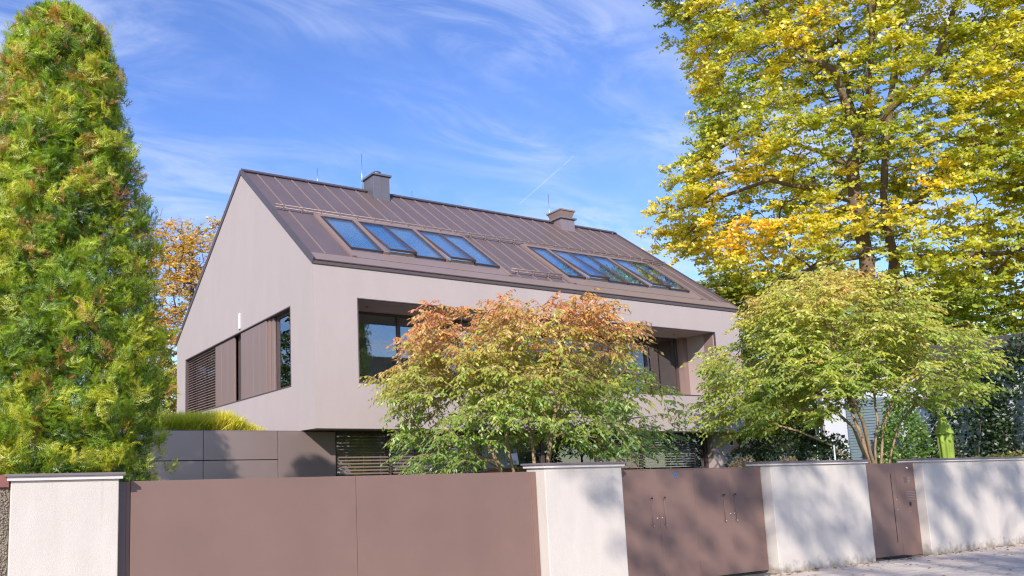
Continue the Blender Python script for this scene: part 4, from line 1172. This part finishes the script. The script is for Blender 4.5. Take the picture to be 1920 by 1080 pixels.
mound('dry_shrub', 'small brown and olive plants behind the wall section left of the street door', 'plant', [(16.4, 10.8, 1.65, .45, .3, .42), (17.3, 10.9, 1.6, .4, .3, .4), (15.8, 10.9, 1.55, .4, .3, .38)], [(0, (.10, .12, .03)), (.5, (.26, .19, .06)), (1, (.40, .26, .08))], .07, 2600, 27)

# --- parasol
pc = (22.75, 10.75)
t = thing('closed_parasol', 'closed lime green garden parasol standing behind the right wall', 'parasol', loc=(pc[0], pc[1], 0))
def folded(z0, z1, r0, r1, n=40, folds=6, rows=6, ph=0.0, amp=.22):
    V = []; F = []
    for j in range(rows + 1):
        u = j / rows; z = z0 + (z1 - z0) * u; r = r0 + (r1 - r0) * u
        for i in range(n):
            a = 2 * math.pi * i / n
            q = r * (1 + amp * math.cos(folds * a + ph + u * .6))
            V.append((q * math.cos(a), q * math.sin(a), z))
    for j in range(rows):
        for i in range(n):
            F.append((j * n + i, j * n + (i + 1) % n, (j + 1) * n + (i + 1) % n, (j + 1) * n + i))
    return np.array(V), np.array(F)
V, F = folded(1.15, 2.72, .125, .16, folds=8, ph=.5, amp=.14); fast_mesh('canopy', V, F, 'parasol_cloth', t, smooth=True)
V, F = folded(2.62, 3.16, .21, .025, folds=8, amp=.06); fast_mesh('canopy_top', V, F, 'parasol_cloth', t, smooth=True)
MB().tube([(0, 0, 0), (0, 0, 3.2)], .025, 8).build('pole', 'steel', t, smooth=True)
MB().tube([(0, 0, 3.18), (0, 0, 3.22), (0, 0, 3.26)], [.04, .035, .01], 10).build('finial', 'parasol_cloth', t, smooth=True)
MB().tube([(0, 0, 0), (0, 0, .08)], .28, 20).build('foot', 'coping_metal', t)
MB().tube([(.15 * math.cos(a), .15 * math.sin(a), 1.9) for a in np.linspace(0, 2 * math.pi, 14)], .015, 5).build('tie_strap', 'parasol_cloth', t)

# --- garden stakes
for x, y, z, lb in ((21.0, 13.0, 2.95, 'tallest of the pale garden stakes before the dark bush'), (21.12, 13.0, 2.75, 'slim pale stake close right of the tallest stake'), (18.4, 11.0, 2.35, 'short pale stake left of the fanned shrub stems')):
    o = MB().tube([(0, 0, 0), (0, 0, z)], .016, 8).build('garden_stake', 'white_paint', smooth=True); o.location = (x, y, 0)
    tag(o, lb, 'stake', 'garden stakes')

# --- cabinet with lamp at the terrace
t = thing('wooden_cabinet', 'brown wooden cabinet on the terrace behind the shrub', 'cabinet')
box('carcass', 'wood', t, 12.55, 13.65, 16.0, 16.5, .08, 1.98, .01); box('top_board', 'wood', t, 12.5, 13.7, 15.95, 16.55, 1.982, 2.03, .006)
for x in (12.57, 13.12): box('cabinet_door', 'wood', t, x, x + .52, 15.975, 15.998, .12, 1.94, .004)
for x in (12.6, 13.5): box('leg', 'wood', t, x, x + .08, 16.05, 16.13, 0, .08)
t = thing('table_lamp', 'small lamp with white tapered shade standing on the cabinet', 'lamp', loc=(13.2, 16.25, 2.032))
MB().tube([(0, 0, 0), (0, 0, .02), (0, 0, .021), (0, 0, .09)], [.07, .07, .02, .02], 14).build('lamp_base', 'dark', t, smooth=False)
MB().tube([(0, 0, .07), (0, 0, .36)], [.15, .11], 20, cap=False).build('lamp_shade', 'lamp_shade', t, smooth=True)

# ------------------------------------------------------------------ neighbouring houses
def plain_house(label, x0, x1, y0, y1, ze, zr, wall, tile, axis, wins=(), ov=.4, louvres=None, name='neighbouring_house'):
    t = thing(name, label, 'house')
    b = MB().box(x0, x1, y0, y1, 0, ze)
    b.build('wall', wall, t)
    r = MB()
    if axis == 'y':
        xm = (x0 + x1) / 2; k = (zr - ze) / (xm - x0)
        r.prism([(x0 - ov, ze - ov * k), (xm, zr), (x1 + ov, ze - ov * k), (x1 + ov, ze - ov * k + .22), (xm, zr + .24), (x0 - ov, ze - ov * k + .22)], 'y', y0 - ov, y1 + ov)
        b2 = MB(); b2.prism([(x0, ze), (x1, ze), (xm, zr - .01)], 'y', y0, y1); b2.build('gable', wall, t)
    elif axis == 'x':
        ym = (y0 + y1) / 2; k = (zr - ze) / (ym - y0)
        r.prism([(y0 - ov, ze - ov * k), (ym, zr), (y1 + ov, ze - ov * k), (y1 + ov, ze - ov * k + .22), (ym, zr + .24), (y0 - ov, ze - ov * k + .22)], 'x', x0 - ov, x1 + ov)
        b2 = MB(); b2.prism([(y0, ze), (y1, ze), (ym, zr - .01)], 'x', x0, x1); b2.build('gable', wall, t)
    else:   # hip
        a, b_, c, d = (x0 - ov, y0 - ov, ze), (x1 + ov, y0 - ov, ze), (x1 + ov, y1 + ov, ze), (x0 - ov, y1 + ov, ze)
        h = (y1 - y0) / 2; e, f_ = (x0 + h * .8, (y0 + y1) / 2, zr), (x1 - h * .8, (y0 + y1) / 2, zr)
        r.poly([a, b_, f_, e]); r.poly([b_, c, f_]); r.poly([c, d, e, f_]); r.poly([d, a, e]); r.poly([d, c, b_, a])
    r.build('roof', tile, t)
    for face, a0, a1, z0, z1 in wins:
        m = MB(); g_ = MB(); d = .05
        if face == 'x-':
            m.box(x0 - d, x0 - .002, a0, a1, z0, z1); g_.box(x0 - d - .012, x0 - d - .002, a0 + .08, a1 - .08, z0 + .08, z1 - .08)
        elif face == 'y-':
            m.box(a0, a1, y0 - d, y0 - .002, z0, z1); g_.box(a0 + .08, a1 - .08, y0 - d - .012, y0 - d - .002, z0 + .08, z1 - .08)
        else:
            m.box(a0, a1, y1 + .002, y1 + d, z0, z1); g_.box(a0 + .08, a1 - .08, y1 + d + .002, y1 + d + .012, z0 + .08, z1 - .08)
        w_ = m.build('window', 'white_paint', t); g_.build('pane', 'window_glass', w_)
    return t
nb = plain_house('white neighbouring house with dark roof half hidden behind the right shrub', 35.2, 40.6, 8.5, 21.6, 5.9, 6.7, 'white_paint', 'dark_tile', 'y',
                 wins=[('x-', 12.0, 13.2, 5.0, 6.0)], ov=.35)
lv = MB()
z = .15
while z < 4.6:
    lv.hexa([(35.125, 18.2, z), (35.125, 20.3, z), (35.15, 20.3, z + .11), (35.15, 18.2, z + .11), (35.115, 18.2, z), (35.115, 20.3, z), (35.14, 20.3, z + .11), (35.14, 18.2, z + .11)]); z += .12
tag(lv.build('louvre_shutter', 'teal_louvre', nb), kind='stuff')
dp = MB().tube([(35.0, 21.3, 0), (35.0, 21.3, 6.0)], .05, 8).build('downpipe', 'coping_metal', nb, smooth=True)
pk = plain_house('pink house with red ledge and white base beyond the taupe house', 45.0, 56, 35, 46, 7, 10, 'pink_paint', 'brown_tile', 'x',
                 wins=[('y-', 46.7, 47.3, 3.3, 5.2), ('y-', 48.4, 49.4, 3.3, 5.2)])
box('base_wall', 'white_paint', pk, 44.9, 56.1, 34.8, 34.998, 0, 2.85)
box('ledge', 'red_coping', pk, 44.8, 56.2, 34.6, 34.995, 2.855, 3.02)
# across the street (seen mirrored in the window panes)
plain_house('brown roofed house across the street mirrored in the window panes', 28.5, 46, -28, -17, 6.6, 12.7, 'cream_paint', 'brown_tile', 'hip',
            wins=[('y+', 31, 32.5, 3.5, 5), ('y+', 34.5, 36, 3.5, 5), ('y+', 38, 39.5, 3.5, 5), ('y+', 31, 32.5, .8, 2.3), ('y+', 38, 39.5, .8, 2.3)], name='house_across_street')
thuja((29.8, -16.5), [(0, .6), (2, 1.6), (6, 1.5), (10, 1.0), (14, .5), (16, .1)], 15.8, 'dark conifer across the street mirrored in the left loggia pane', 1200, 7, 3.0, seed=4, tops=[(0, 0, 15.7)])
simple_tree('street_tree', 'sparse street tree behind the viewer that dapples the pavement wall', 'tree', (-1.0, -11.5), 7.6, 8.0, 22.0, 340, YGR, .24, 41, twigs=4, per=5, tl=.8, gap=.05, gscale=.33, tip=.016, depth=6.5)
simple_tree('street_tree', 'small green tree left of the viewer mirrored in the gable window', 'tree', (1.0, 40), 4.6, 1.0, 15, 800, GRN, .24, 47)
simple_tree('street_tree', 'broad green tree across the street beyond the brown roofed house', 'tree', (50, -14), 5, 3, 13, 500, GRN, .28, 53)
# second conifer left of the frame, whose shade falls on the garage
thuja((-.35, 13.3), [(0, 1.2), (2, 1.7), (5, 1.6), (7, 1.2), (8.5, .6), (9.4, .1)], 9.3, 'second tall conifer just left of the first, shading the garage', 1500, 8, 1.6, seed=8, tops=[(0, 0, 9.2)])

# ------------------------------------------------------------------ vapour trail high up
def dirv(a, d): v = Vector(a).normalized(); return v * d
p0 = Vector((0.70, 0.71, 0.40)) * 9000; p1 = Vector((0.64, 0.75, 0.34)) * 9000
tl_ = MB().tube([p0, p0.lerp(p1, .3), p0.lerp(p1, .7), p1], [7, 12, 13, 7], 12, cap=False)
o = tag(tl_.build('contrail', 'vapour', smooth=True), 'thin white vapour trail in the sky above the right chimney', 'contrail', kind='stuff')
